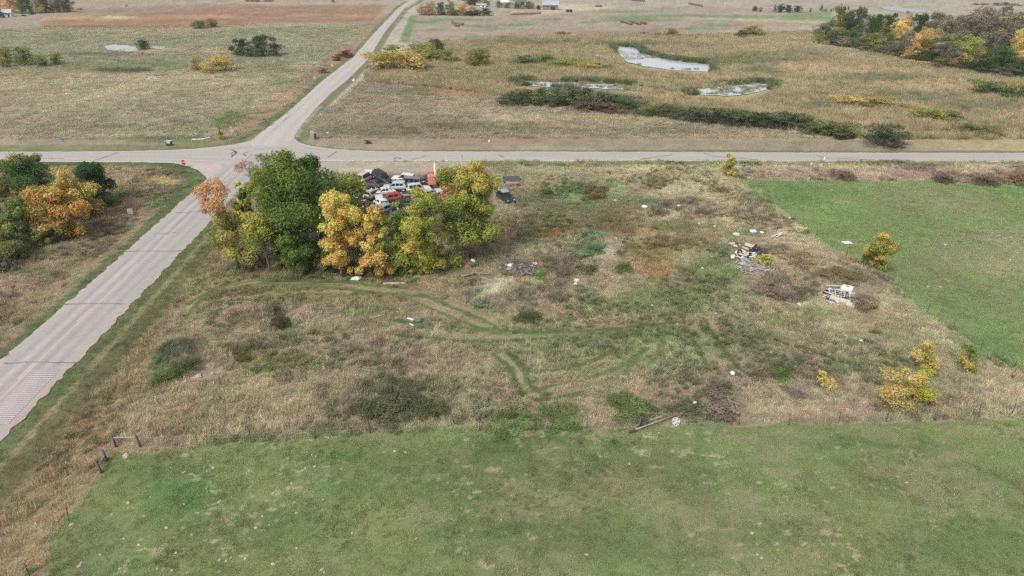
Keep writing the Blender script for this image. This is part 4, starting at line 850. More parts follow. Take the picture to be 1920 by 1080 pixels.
# variants for distant trees and shrubs (unit height, unit width), tinted per tree
def grey(jit=.2):
    def f(c, k, d, r, g):
        b = np.array([.72, .9, 1.05, 1.22])[k % 4]
        C = np.repeat((b*(1+.5*jit*g.normal(size=len(k))))[:, None], 3, 1); h = .10*g.normal(size=(len(C), 1))
        return np.clip(C*np.concatenate([1+h, 1-h*.1, 1-h*.4], 1), .1, 2.2)
    return f
VAR = {}
def variant(key, shape, n, leaf, z0, npf, seed, pr):
    pf = layout(seed, 1, 1, z0, npf, [0, 1, 2, 3], shape, pr)
    VAR.setdefault(key, []).append((crown_mesh('crown', pf, n, leaf, seed, grey()), stem_mesh('trunk', 1, .022, pf, seed)))
for s in range(5): variant('round', 'round', 6500, .030, .03, 34, 100+s, .20)
for s in range(3): variant('thin', 'round', 4200, .026, .06, 34, 110+s, .17)
for s in range(4): variant('bush', 'bush', 3200, .045, .0, 22, 120+s, .27)
for s in range(2): variant('cone', 'cone', 1500, .04, .04, 18, 130+s, .2)
for s in range(2): variant('tiny', 'bush', 350, .11, .0, 8, 140+s, .3)
def far_tree(kind, u, bv, tv, wpx, col, label, grp=None, name='tree', cat='tree', parts=('crown', 'trunk')):
    p = P(u, bv); h = max(.6, height_for(p, tv)); w_ = wpx*mpp(p)
    cm, tm = rnd.choice(VAR[kind])
    t = empty(name, p, 0, label, cat, grp)
    l = lin(col); lm = float(l @ np.array([.2126, .7152, .0722])); l = (lm + (l-lm)*(.7 if l[0] > l[1]*1.15 else .86))*LEAFK*rnd.uniform(.82, 1.0)
    c = place(parts[0], cm, None, t, rot=(0, 0, rnd.uniform(0, 6.28)), scale=(w_, w_, h)); c.color = (*l, 1)
    place(parts[1], tm, None, t, scale=(w_*.8, w_*.8, h*.98))
    return t
CN = [((58, 82, 36), 'dark green'), ((82, 104, 44), 'green'), ((124, 132, 48), 'yellow-green'), ((112, 110, 58), 'olive'), ((178, 150, 42), 'yellow'), ((186, 136, 44), 'gold'), ((192, 122, 52), 'orange'), ((160, 98, 62), 'rusty'), ((128, 108, 90), 'brown bare'), ((124, 118, 98), 'grey-brown'), ((96, 100, 82), 'grey-green')]
def cname(c): return min(CN, key=lambda q: sum((a-b)**2 for a, b in zip(q[0], c)))[1]
# the hillside wood
WOOD = [(1568, 72, 6, 34, OL), (1605, 74, 9, 38, GT), (1586, 76, 24, 36, DG), (1541, 74, 44, 18, OL), (1537, 82, 57, 20, YG), (1592, 86, 52, 30, (72, 104, 48)), (1630, 84, 28, 44, DG), (1648, 76, 40, 22, RU), (1644, 80, 54, 16, GO), (1662, 70, 25, 36, DG),
        (1683, 82, 38, 38, YE), (1651, 90, 69, 18, YG), (1669, 90, 61, 20, YG), (1697, 68, 21, 24, OR), (1712, 108, 58, 28, OR), (1703, 112, 86, 22, OR), (1726, 98, 50, 26, GO), (1742, 92, 53, 32, (160, 136, 58)), (1768, 78, 30, 62, GB), (1722, 70, 23, 44, DG), (1752, 66, 23, 40, (76, 96, 44)),
        (1735, 110, 70, 42, OL), (1782, 112, 63, 48, OL), (1812, 124, 68, 48, YG), (1798, 128, 99, 30, (178, 142, 60)), (1830, 84, 13, 62, BR), (1880, 104, 15, 84, GB), (1815, 84, 46, 36, DG), (1872, 136, 86, 60, DG), (1842, 130, 97, 40, OL), (1904, 116, 54, 38, YE), (1917, 132, 94, 30, OR), (1760, 120, 80, 42, GT), (1785, 126, 92, 40, GT),
        (1908, 146, 112, 40, DG), (1615, 94, 70, 34, GT), (1700, 92, 58, 34, GB), (1850, 92, 30, 56, GT), (1915, 92, 26, 44, OL), (1800, 84, 26, 50, GB), (1690, 108, 78, 40, GT), (1745, 120, 96, 40, (70, 84, 48)), (1845, 140, 112, 44, (66, 82, 46)), (1560, 84, 66, 36, GB), (1580, 88, 68, 36, GB), (1625, 98, 80, 40, OL), (1655, 104, 84, 40, GT), (1680, 108, 90, 36, OL), (1720, 116, 100, 36, (74, 82, 52)), (1770, 130, 108, 40, OL), (1815, 134, 112, 40, (62, 80, 46)), (1880, 146, 124, 44, GT),
        (1640, 66, 28, 36, GT), (1780, 64, 30, 50, (80, 96, 56)), (1870, 74, 24, 60, OL), (1940, 120, 40, 50, OL), (1950, 150, 110, 50, DG), (1975, 110, 30, 60, GB), (1985, 150, 100, 50, GT)]
for _k in range(26):
    _u = 1545 + _k*16 + rnd.uniform(-6, 6); _b = 80 + (_u-1540)*.165 + rnd.uniform(-9, 1); WOOD.append((_u, _b, _b - rnd.uniform(18, 34), rnd.uniform(30, 44), rnd.choice([DG, OL, (74, 90, 48), GT, (104, 104, 56), (84, 96, 54), (138, 126, 56)])))
WOOD.sort(key=lambda q: q[0])
for i, (u, bv, tv, wp, c) in enumerate(WOOD):
    kind = 'thin' if c in (GB, BR) and i % 2 else 'round'
    far_tree(kind, u, bv, tv, wp*1.25, c, f'{cname(c)} tree in the hillside wood, {ORD[i]} from its left end', 'trees of the hillside wood on the right')
# shrubs in the marsh and meadows: (u, base v, top v, width, colour, label)
SHR = [(15, 117, 88, 34, (128, 130, 56), 'yellowish bush on the left picture edge above the meadow'), (48, 122, 87, 48, (100, 116, 56), 'largest green bush of the left meadow thicket'), (78, 124, 104, 28, (112, 122, 58), 'round bush at the right end of the left meadow thicket'), (109, 121, 100, 22, (100, 116, 56), 'lone green bush right of the left meadow thicket'),
       (369, 132, 109, 24, (146, 134, 54), 'smaller yellow willow left of its round neighbour'), (412, 134, 105, 54, (176, 150, 46), 'round bright yellow willow in the left meadow'), (376, 53, 39, 28, (100, 108, 52), 'olive bush at the left end of the pair below the ploughed field'), (398, 51, 36, 24, (112, 116, 54), 'olive bush at the right end of the pair below the ploughed field'),
       (270, 93, 75, 26, (54, 74, 38), 'dark tree on the bank of the small left pond'), (455, 105, 70, 38, (62, 80, 50), 'smaller of two dark trees left of the road'), (492, 106, 64, 56, (58, 84, 42), 'larger of two dark trees left of the road'), (470, 107, 90, 20, (84, 94, 56), 'low bush between the two dark trees left of the road'),
       (718, 132, 97, 68, (160, 144, 50), 'yellow willow at the roadside end of the thicket'), (765, 133, 97, 72, (170, 148, 48), 'wide yellow willow in front of the thicket'), (738, 112, 84, 62, (112, 124, 52), 'green willow behind the roadside yellow one'), (788, 112, 83, 64, (124, 130, 50), 'lime willow at the back of the thicket'), (819, 104, 73, 28, (76, 92, 54), 'dark tall bush rising behind the willow thicket'), (840, 119, 94, 32, (112, 124, 52), 'green willow at the right end of the thicket'), (812, 116, 94, 36, (130, 130, 50), 'small willow between lime and green ones'), (898, 125, 93, 46, (112, 112, 52), 'single olive willow right of the thicket'),
       (650, 105, 94, 34, (116, 66, 52), 'dark red shrub beside the road'), (633, 114, 105, 20, (130, 80, 62), 'small dull red shrub below the dark red one'), (606, 137, 128, 20, (112, 100, 62), 'brown shrub in the roadside ditch'), (1258, 69, 52, 38, (136, 130, 56), 'round olive bush beyond the pond'), (1412, 68, 48, 40, (132, 130, 56), 'yellow-green half of the bush pair beyond the marsh'), (1392, 69, 55, 34, (92, 100, 58), 'darker half of the bush pair beyond the marsh'), (1055, 66, 60, 26, (92, 92, 62), 'flat dark shrub at the stubble edge'), (1206, 66, 60, 16, (112, 96, 80), 'small brown shrub at the stubble edge'),
       (985, 121, 104, 56, (84, 98, 58), 'grey-green low shrub left of the pond'), (1022, 118, 102, 50, (108, 122, 52), 'bright low shrub behind the grey-green one'), (1060, 124, 112, 64, (126, 136, 54), 'spreading lime shrub in the marsh'), (1110, 128, 116, 60, (146, 140, 58), 'flat yellow-green shrub nearest the pond'), (1138, 131, 124, 28, (96, 108, 66), 'last small shrub before the pond'),
       (1655, 272, 236, 66, (70, 84, 60), 'big dark willow at the right end of the willow row'), (1672, 274, 256, 30, (128, 116, 104), 'grey bare twigs beside the big dark willow'), (1595, 196, 178, 70, (172, 150, 60), 'yellow low willow in the right marsh'), (1648, 200, 182, 56, (160, 142, 58), 'yellow-brown low willow beside it in the right marsh'), (1690, 208, 194, 40, (150, 140, 76), 'faded low shrub right of the yellow marsh willows'), (1745, 226, 204, 60, (130, 136, 52), 'lime low shrub in the right marsh'), (1782, 228, 208, 46, (112, 116, 66), 'dull green shrub joined to the lime one'), (1815, 250, 232, 56, (106, 122, 62), 'green low shrub near the right edge of the marsh'), (1850, 252, 236, 46, (112, 120, 62), 'green low shrub right of its twin near the edge'),
       (1850, 178, 152, 60, (100, 116, 62), 'large green marsh shrub below the wood'), (1882, 184, 162, 56, (96, 108, 64), 'dull green marsh shrub below the wood'), (1912, 182, 154, 40, (152, 142, 58), 'yellow-green marsh shrub at the right picture edge'), (1710, 122, 113, 18, (190, 156, 56), 'tiny yellow shrub at the foot of the wood'), (1735, 124, 115, 30, (172, 152, 84), 'pale yellow shrub at the foot of the wood'),
       (1845, 345, 328, 44, (122, 106, 88), 'brown shrub on the far pasture fence, third from left'), (1765, 341, 326, 36, (116, 100, 84), 'brown shrub on the far pasture fence, second from left'), (1578, 336, 320, 38, (128, 100, 86), 'reddish shrub on the far pasture fence, first from left'), (1905, 344, 322, 50, (142, 112, 72), 'rusty shrub on the far pasture fence by the picture edge'), (690, 270, 263, 12, (108, 66, 56), 'dark red shrub in the dry meadow corner'), (592, 262, 250, 7, (84, 96, 58), 'little green shrub behind the pale sign back')]
for (u, bv, tv, wp, c, lb) in SHR:
    tr = lb.find(' tree') > 0
    far_tree('round' if tr else 'bush', u, bv, tv, wp*1.12, c, lb, name='tree' if tr else 'shrub', cat='tree' if tr else 'shrub', parts=('crown', 'trunk') if tr else ('foliage', 'stems'))
# the long willow row between marsh and meadow
row = [(965, 195, 172), (990, 194, 168), (1018, 193, 163), (1045, 198, 162), (1072, 197, 163), (1100, 200, 164), (1128, 203, 170), (1155, 200, 176), (1178, 206, 182), (1105, 206, 190), (1130, 208, 192), (1158, 210, 196), (1205, 214, 206), (1228, 215, 200), (1250, 215, 196), (1272, 222, 206), (1295, 224, 202), (1318, 228, 204), (1342, 228, 202), (1366, 232, 206), (1390, 234, 208), (1414, 238, 210), (1438, 236, 211), (1462, 240, 213), (1486, 242, 212), (1508, 246, 216), (1530, 250, 226), (1556, 254, 228), (1580, 258, 232)]
row.sort()
for i, (u, bv, tv) in enumerate(row):
    c = rnd.choice([(74, 88, 54), (84, 96, 62), (92, 100, 70), (78, 92, 60), (98, 104, 62), (88, 96, 74)]) if tv < 189 or tv > 199 else rnd.choice([(120, 84, 72), (112, 92, 74), (98, 96, 64)])
    far_tree('bush', u, bv, tv, rnd.uniform(50, 62), c, f'{cname(c)} willow in the long row, {ORD[i]} from its left end', 'willow row between marsh and meadow', 'willow', 'shrub', ('foliage', 'stems'))
# farm trees, horizon trees
FARM = [(790, 27, 9, 16, (168, 134, 72)), (806, 28, 3, 24, (150, 132, 56)), (826, 28, 4, 24, (84, 98, 60)), (846, 27, 0, 24, (136, 124, 56)), (868, 27, 6, 28, (182, 146, 66)), (886, 28, 12, 18, (178, 142, 76)), (800, 28, 20, 30, (150, 112, 78)), (826, 28, 21, 30, (146, 108, 74)), (850, 29, 19, 30, (84, 94, 52)), (880, 29, 20, 36, (66, 82, 50)), (912, 29, 15, 28, (70, 88, 48)), (895, 29, 18, 24, (74, 90, 52)),
        (935, 14, 2, 14, (92, 104, 60)), (950, 15, 4, 22, (98, 110, 62)), (972, 16, 4, 24, (96, 108, 58)), (990, 16, 2, 22, (102, 112, 58)), (997, 16, 5, 12, (172, 140, 52)), (1010, 18, 9, 14, (84, 98, 56)), (910, 12, -6, 20, (150, 128, 62)), (890, 10, -8, 26, (72, 88, 54)), (880, 8, -4, 24, (86, 84, 66))]
FARM.sort(key=lambda q: q[0])
for i, (u, bv, tv, wp, c) in enumerate(FARM):
    far_tree('round', u, bv, tv, wp*1.1, c, f'{cname(c)} tree of the farmstead shelter belt, {ORD[i]} from left', 'trees of the farmstead shelter belt')
CORN = [(4, 25, -8, 26, OR), (22, 25, -6, 24, (180, 134, 56)), (40, 25, -10, 28, (96, 108, 58)), (56, 25, -8, 26, (72, 90, 52)), (72, 25, -6, 26, (150, 134, 58)), (86, 24, -10, 26, (66, 86, 48)), (100, 23, 4, 22, (184, 146, 52)), (112, 23, -8, 24, (64, 84, 50)), (128, 22, -4, 24, (58, 76, 46)), (60, 27, 20, 14, (84, 96, 56)), (45, 30, 27, 12, (90, 96, 62)), (4, 33, 22, 16, (56, 68, 48))]
CORN.sort(key=lambda q: q[0])
for i, (u, bv, tv, wp, c) in enumerate(CORN):
    far_tree('round', u, bv, tv, wp*1.1, c, f'{cname(c)} tree of the far corner wood, {ORD[i]} from left', 'trees of the far left corner wood')
HOR = [(1416, 21, 11, 14), (1426, 22, 13, 12), (1452, 23, 9, 10), (1462, 23, 7, 22), (1478, 23, 9, 20), (1495, 23, 10, 22), (1519, 23, 14, 8), (1539, 22, 8, 12), (1548, 22, 15, 8), (1558, 22, 16, 8)]
for i, (u, bv, tv, wp) in enumerate(HOR):
    cn = wp <= 12
    far_tree('cone' if cn else 'round', u, bv, tv, wp, (62, 76, 56) if not cn else (48, 62, 50), f'dark {"spruce" if cn else "tree"} on the skyline field, {ORD[i]} from left', 'dark trees of the skyline shelter belt', 'spruce' if cn else 'tree')
for i, (u, bv, tv, wp) in enumerate([(1845, 9, 6, 22), (1868, 10, 5, 20), (1885, 10, 4, 22), (1902, 11, 6, 22), (1830, 9, 6, 18), (500, 3, -3, 22), (480, 3, -4, 20), (465, 3, -5, 20), (625, 5, -4, 8), (150, 18, 15, 14), (238, 12, 9, 7)]):
    far_tree('tiny', u, bv, tv, wp, (112, 112, 84), f'hazy bush along the farthest field edge, {ORD[i]} of its kind', 'hazy bushes at the farthest field edge', 'bush', 'bush', ('foliage', 'stems'))
# weed clumps on the mounds of the lot
WEED = [(690, 772, 722, 62, (88, 92, 66), 'dark weed clump, left end of the low mound'), (745, 774, 716, 84, (92, 96, 72), 'tall dark weed clump in the middle of the low mound'), (800, 768, 720, 66, (86, 92, 62), 'dark weed clump, right end of the low mound'), (620, 778, 756, 30, (104, 110, 78), 'small grey-green weed clump by the low mound'), (528, 610, 576, 38, (74, 72, 52), 'dark upright weed clump in the burnt hollow'), (350, 692, 650, 50, (80, 92, 60), 'dark weeds on the bank above the pale pit'), (310, 712, 672, 56, (92, 108, 64), 'green weeds at the left end of the pale pit'), (455, 672, 645, 40, (86, 92, 58), 'leafy weeds right of the pale pit'),
        (990, 600, 562, 44, (84, 92, 60), 'dark weeds on the right flank of the pale mound'), (905, 572, 548, 40, (110, 120, 98), 'silvery weeds on the left flank of the pale mound'), (1118, 470, 436, 58, (96, 118, 84), 'silvery green weeds behind the bare mound'), (1170, 505, 468, 30, (86, 104, 62), 'green weeds right of the bare mound'), (1105, 510, 475, 40, (98, 98, 74), 'olive weeds left of the bare mound'), (1060, 512, 488, 46, (114, 106, 92), 'grey dead weeds left of the bare mound'), (950, 792, 772, 70, (92, 112, 66), 'bright green weed patch on the south fence'), (1048, 786, 756, 66, (92, 110, 66), 'leafy green weed patch right of the bright one'), (1175, 770, 738, 90, (96, 108, 68), 'mixed weed patch above the fallen pole'), (1350, 764, 722, 84, (122, 112, 98), 'grey-brown dead weed stand near the south fence'), (1290, 766, 740, 60, (92, 96, 70), 'grey-green weeds left of the dead weed stand'), (1460, 704, 676, 50, (92, 110, 66), 'green weeds left of the yellow saplings'), (1492, 742, 718, 44, (126, 114, 106), 'grey dead weeds below the yellow saplings'),
        (1440, 552, 518, 50, (124, 113, 98), 'brown dead weeds right of the plank pile'), (1480, 560, 528, 46, (120, 110, 96), 'grey dead weeds between the two junk piles'), (1500, 490, 450, 70, (140, 122, 100), 'tan dead weeds above the plank pile'), (1450, 470, 444, 60, (128, 116, 98), 'grey-tan weeds behind the plank pile'), (1580, 520, 486, 70, (120, 112, 84), 'olive weeds by the east fence'), (1620, 570, 530, 60, (128, 117, 100), 'dead weeds right of the white tank'), (1025, 365, 340, 40, (84, 92, 56), 'dark weeds beside the flat trailer'), (1120, 372, 350, 36, (116, 88, 62), 'rusty weeds amid the bright green patch'), (1010, 520, 492, 26, (104, 136, 78), 'bright green weeds at the end of the brush heap'), (1320, 400, 384, 60, (112, 104, 92), 'grey weeds near the lot centre'), (1235, 400, 382, 50, (100, 94, 78), 'dark weeds by the white bag'), (890, 500, 492, 18, (84, 120, 58), 'small bright green weeds above the log')]
for (u, bv, tv, wp, c, lb) in WEED:
    p = P(u, bv); t = empty('weed_clump', p, 0, lb, 'weeds')
    w_ = wp*mpp(p); h = max(.4, height_for(p, tv)*.31); w_ *= 1.15
    if 'bright green weed patch' in lb or 'leafy green weed patch' in lb: h *= .6; w_ *= 1.35
    cm, tm = rnd.choice(VAR['bush'])
    c_ = place('foliage', cm, None, t, rot=(0, 0, rnd.uniform(0, 6)), scale=(w_, w_*.75, h)); c_.color = (*(lin(c)*1.6), 1)
# ------------------------------------------------------------------ wrecked vehicles
M['glass'] = mat('dark_window_glass', (34, 38, 44), .12, spec=.5); M['tyre'] = noisy('old_tyre', (38, 37, 38), (62, 60, 58), 4, .9); M['rim'] = noisy('dull_wheel_rim', (170, 170, 172), (112, 108, 106), 3, .5, .4)
M['black'] = noisy('black_plastic', (36, 36, 38), (58, 56, 56), 3, .7); M['rust'] = noisy('rusted_steel', (112, 72, 52), (76, 62, 56), 2.5, .95); M['lamp'] = mat('lamp_lens', (206, 204, 198), .25); M['redlens'] = mat('tail_lamp_lens', (132, 32, 28), .3)
M['scrap'] = noisy('sooty_scrap', (58, 54, 52), (104, 96, 90), 1.5, .95)
_paints = {}
def paint(c, dirt=(122, 112, 100)):
    k = tuple(c)
    if k not in _paints:
        _paints[k] = noisy('faded_car_paint', c, tuple(int(a*.72+b*.28) for a, b in zip(c, dirt)), 1.3, .42, lo=.4, hi=.7)
    return _paints[k]
def jitter(me, a, seed):
    g = random.Random(seed)
    for v in me.vertices: v.co += Vector((g.uniform(-a, a), g.uniform(-a, a), g.uniform(-a, a)))
#            length, width, height, belt, hood end x, windscreen top x, roof end x, tail x(top of tailgate)
CARK = {'suv': (4.6, 1.84, 1.75, 1.02, .95, .35, -1.95, -2.2), 'wagon': (4.7, 1.8, 1.5, .92, 1.05, .35, -1.9, -2.25), 'sedan': (4.7, 1.8, 1.42, .9, 1.0, .3, -.95, -1.6), 'van': (4.9, 1.95, 1.8, 1.0, 1.45, .75, -2.2, -2.4), 'hatch': (4.1, 1.74, 1.5, .92, .95, .3, -1.45, -1.95)}
def car(kind, col, p, yaw, label, pitch=0.0, roll=0.0, dz=0.0, wheels=(1, 1, 1, 1), hood_open=False, seed=0, roof=None, dent=.03):
    L_, W_, Ht, Bz, hx, wx, rx, tx = CARK[kind]; h2 = W_/2
    t = empty('wrecked_car', (p[0], p[1], p[2]+dz), label=label, cat='car', group='wrecked vehicles in the scrapyard', rot=(roll, pitch, yaw)); pm = paint(col)
    # lower body: lofted rings from tail to nose
    rings = []
    for x, zt, hw, zb in [(-L_/2, Bz*.86, h2*.86, .42), (-L_/2+.12, Bz*.97, h2*.96, .28), (-L_/2+.6, Bz, h2, .22), (-.4, Bz*.99, h2, .2), (hx, Bz*.97, h2, .22), (hx+.4, Bz*.93, h2*.99, .22), (L_/2-.35, Bz*.84, h2*.95, .26), (L_/2-.08, Bz*.74, h2*.88, .34), (L_/2, Bz*.6, h2*.8, .42)]:
        rings.append([(x, -hw*.93, zb), (x, -hw, zb+.25*(zt-zb)), (x, -hw, zb+.72*(zt-zb)), (x, -hw*.9, zt), (x, 0, zt+.03), (x, hw*.9, zt), (x, hw, zb+.72*(zt-zb)), (x, hw, zb+.25*(zt-zb)), (x, hw*.93, zb)])
    b = MB().loft(rings).build('body', pm, t, True); jitter(b.data, dent, seed)
    # cabin
    hw, hr = h2*.9, h2*.72; zt = Ht
    cab = [[(hx, -hw, Bz*.96), (hx, hw, Bz*.96), (hx-.02, hw, Bz), (hx-.02, -hw, Bz)], [(wx, -hw*.99, Bz*.95), (wx, hw*.99, Bz*.95), (wx, hr, zt-.06), (wx, -hr, zt-.06)], [((wx+rx)/2, -hw, Bz*.95), ((wx+rx)/2, hw, Bz*.95), ((wx+rx)/2, hr, zt), ((wx+rx)/2, -hr, zt)], [(rx, -hw, Bz*.95), (rx, hw, Bz*.95), (rx, hr*.98, zt-.07), (rx, -hr*.98, zt-.07)], [(tx, -hw*.97, Bz*.95), (tx, hw*.97, Bz*.95), (tx, hw*.95, Bz+.05), (tx, -hw*.95, Bz+.05)]]
    MB().loft(cab).build('cabin', pm, t, False, .05)
    rf = MB().loft([[(x, -hr*1.02, z), (x, hr*1.02, z), (x, hr*.9, z+.045), (x, -hr*.9, z+.045)] for x, z in ((wx-.03, zt-.055), ((wx+rx)/2, zt+.005), (rx+.03, zt-.06))]).build('roof', paint(roof) if roof else pm, t)
    def pane(nm, q):    # thin pane laid a centimetre proud of the cabin face
        a, b_, c, d = [Vector(v) for v in q]; n = (b_-a).cross(d-a).normalized()*.014
        MB().add([a+n, b_+n, c+n, d+n, a-n, b_-n, c-n, d-n], [(0, 1, 2, 3), (7, 6, 5, 4), (0, 4, 5, 1), (1, 5, 6, 2), (2, 6, 7, 3), (3, 7, 4, 0)]).build(nm, M['glass'], t)
    z1, z2 = Bz+.05, zt-.13
    def side(s, xa, xb, xa2, xb2):
        f = lambda z: s*(hw + (hr-hw)*(z-Bz)/(zt-Bz) + .012)
        q = [(xa, f(z1), z1), (xb, f(z1), z1), (xb2, f(z2), z2), (xa2, f(z2), z2)]
        pane('side_window', q if s < 0 else q[::-1])
    span = wx-.02-(rx+.06); nw = 3 if kind in ('suv', 'wagon', 'van') else 2
    for s in (-1, 1):
        for k in range(nw):
            xa = wx+.05-span*(k+1)/nw+.05; xb = wx+.05-span*k/nw-.06
            side(s, xa, xb + (.32 if k == 0 else 0), xa, xb - (.05 if k == 0 else 0))
    pane('windscreen', [(hx-.05, hw*.9, Bz+.05), (hx-.05, -hw*.9, Bz+.05), (wx+.07, -hr*.92, z2), (wx+.07, hr*.92, z2)][::-1])
    pane('rear_window', [(tx+.02, -hw*.85, Bz+.16), (tx+.02, hw*.85, Bz+.16), (rx-.02, hr*.88, z2), (rx-.02, -hr*.88, z2)][::-1])
    MB().box((L_/2-.02, 0, .45), (.16, W_*.86, .2)).build('bumper', M['black'], t, False, .04); MB().box((-L_/2+.03, 0, .48), (.16, W_*.88, .2)).build('bumper', M['black'], t, False, .04)
    for s in (-1, 1):
        MB().box((L_/2-.1, s*W_*.34, Bz*.68), (.14, .34, .15)).build('headlight', M['lamp'], t); MB().box((-L_/2+.06, s*W_*.40, Bz*.78), (.1, .2, .26)).build('tail_lamp', M['redlens'], t)
        MB().box((wx+.35, s*(hw+.13), Bz+.08), (.12, .2, .14)).build('mirror', M['black'], t)
    if hood_open:
        MB().box((hx+.35, 0, Bz+.45), (1.1, W_*.8, .04), Euler((0, -1.05, 0))).build('hood', pm, t); MB().box((hx+.65, 0, Bz*.93), (.8, W_*.66, .1)).build('engine_bay', M['black'], t)
    for k, (sx, sy) in enumerate(((1, 1), (1, -1), (-1, 1), (-1, -1))):
        if wheels[k]:
            wh = MB().path([(0, -.11, 0), (0, -.09, 0), (0, .09, 0), (0, .11, 0)], [.27, .33, .33, .27], 14).build('wheel', M['tyre'], t, True)
            wh.location = (sx*L_*.29, sy*(h2-.09), .33)
            MB().tube((0, -.122, 0), (0, .122, 0), .19, n=10).build('rim', M['rim'], wh)
        else:
            MB().tube((sx*L_*.29, sy*(h2-.3), .33), (sx*L_*.29, sy*(h2+.004), .33), .3, n=14).build('wheel_well', M['black'], t)
    return t
R = math.radians
car('suv', (214, 214, 212), P(757, 344), R(172), 'white wrecked crossover lying at the back of the scrap heap', R(-6), 0, .35, (1, 1, 1, 1), seed=1)
car('suv', (42, 52, 52), P(716, 346), R(-38), 'dark green wrecked SUV tilted with its windscreen to the sky', R(14), R(-8), .8, (0, 0, 1, 1), seed=2)
car('wagon', (176, 188, 192), P(742, 359), R(176), 'silver blue wrecked station wagon in the middle of the heap', R(3), R(-3), .45, (0, 0, 0, 0), seed=3)
car('van', (124, 116, 122), P(766, 353), R(182), 'grey wrecked minivan behind the station wagon', R(-5), 0, .5, (0, 0, 1, 1), seed=4)
car('sedan', (214, 214, 214), P(719, 369), R(205), 'white wrecked saloon beside the red one', R(-4), R(6), .35, (1, 0, 0, 1), hood_open=False, seed=5)
car('hatch', (168, 62, 62), P(733, 378), R(196), 'red wrecked hatchback at the front of the heap', R(2), 0, .15, (1, 1, 0, 0), seed=6)
car('sedan', (222, 222, 220), P(716, 388), R(120), 'white wrecked saloon with open bonnet nearest the golden trees', R(4), R(5), .1, (0, 1, 0, 1), hood_open=True, seed=7)
car('sedan', (184, 190, 196), P(808, 370), R(28), 'silver wrecked saloon on the right of the heap', R(-7), R(3), .3, (0, 0, 1, 1), seed=8)
car('suv', (44, 48, 56), P(948, 376), R(-62), 'black SUV with pale roof standing in weeds beyond the grove', 0, 0, 0, seed=9, roof=(158, 162, 170))
car('van', (206, 186, 174), P(685, 342), R(75), 'pinkish white wrecked van at the left end of the heap', R(3), R(-4), .2, (0, 0, 0, 0), seed=10, hood_open=True)
car('hatch', (224, 224, 224), P(659, 340), R(10), 'white wrecked hatchback peeping out left of the heap', 0, R(4), .1, seed=11)
car('sedan', (206, 208, 210), P(752, 410), R(95), 'white saloon wreck glimpsed between the front row trees', 0, 0, 0, seed=12)
car('wagon', (126, 34, 38), P(834, 378), R(88), 'dark red wrecked estate behind the small orange tree', R(3), R(-5), .1, seed=13)
car('sedan', (196, 200, 204), P(862, 398), R(140), 'pale wreck half hidden under the tallest tree', 0, R(8), .05, seed=14)
car('hatch', (150, 156, 164), P(723, 396), R(60), 'grey wrecked hatchback wedged behind the narrow orange tree', R(2), R(9), .05, seed=15)
car('sedan', (70, 74, 82), P(700, 352), R(150), 'dark grey wreck behind the golden tree top', R(3), R(6), .1, (0, 0, 1, 1), seed=16)
car('suv', (206, 206, 204), P(786, 362), R(15), 'white wrecked SUV right of the station wagon', R(-3), R(-5), .2, (0, 1, 0, 1), seed=17)
car('sedan', (52, 54, 60), P(764, 388), R(165), 'black wrecked saloon in front of the burnt truck bed', R(2), R(4), .05, (1, 0, 0, 1), seed=18)
car('wagon', (188, 180, 168), P(700, 372), R(70), 'tan wrecked estate behind the green tree', R(5), R(-3), .2, (0, 0, 1, 0), seed=19)
car('hatch', (60, 66, 78), P(786, 376), R(120), 'navy wrecked hatchback right of the burnt truck bed', R(-4), R(3), .1, (1, 0, 1, 0), seed=20)
# burnt flat bed and chassis in front
t = empty('burnt_truck_bed', P(766, 378), R(4), 'burnt truck bed with bare cross members in the heap', 'truck bed', 'wrecked vehicles in the scrapyard')
MB().box((0, 1.0, .95), (4.6, .16, .3)).build('side_rail', paint((186, 176, 158)), t); MB().box((0, -1.0, .7), (4.6, .16, .25)).build('side_rail', M['rust'], t)
for k in range(7): MB().box((-2.1+k*.7, 0, .8), (.16, 1.9, .1)).build('cross_member', M['rust'], t)
MB().box((0, 0, .45), (4.4, 1.2, .3)).build('frame', M['scrap'], t)
# orange crane truck
t = empty('crane_truck', P(815, 346), R(98), 'orange crane truck with pale lifting boom at the back of the scrapyard', 'truck'); om = paint((214, 136, 112)); cm_ = noisy('cream_paint', (226, 214, 186), (196, 184, 156), 1.0, .5)
MB().box((-1.2, 0, .85), (6.4, 1.0, .3)).build('chassis', M['rust'], t)
cb = MB().loft([[(1.0, -1.05, 1.0), (1.0, 1.05, 1.0), (1.0, .95, 2.45), (1.0, -.95, 2.45)], [(2.3, -1.05, 1.0), (2.3, 1.05, 1.0), (2.0, .95, 2.45), (2.0, -.95, 2.45)], [(3.3, -1.0, 1.0), (3.3, 1.0, 1.0), (3.25, .95, 1.6), (3.25, -.95, 1.6)]]).build('cab', om, t, False, .06)
MB().box((2.2, 0, 2.0), (.06, 1.6, .6), Euler((0, -.35, 0))).build('windscreen', M['glass'], t); MB().box((1.5, 1.02, 1.95), (.7, .05, .5)).build('side_window', M['glass'], t); MB().box((1.5, -1.02, 1.95), (.7, .05, .5)).build('side_window', M['glass'], t)
MB().box((-2.6, .5, 1.9), (2.0, 1.7, 1.6)).build('engine_house', om, t, False, .06)
MB().path([(-3.6, -.3, 2.0), (1.0, -.3, 3.3), (2.4, -.3, 3.7)], [.36, .32, .24], 4).build('boom', cm_, t)
for sx in (2.4, -1.6, -3.0):
    for s in (-1, 1):
        wh = MB().path([(0, -.14, 0), (0, -.11, 0), (0, .11, 0), (0, .14, 0)], [.38, .48, .48, .38], 14).build('wheel', M['tyre'], t, True); wh.location = (sx, s*.95, .48)
        MB().tube((0, -.15, 0), (0, .15, 0), .24, n=8).build('rim', M['rust'], wh)
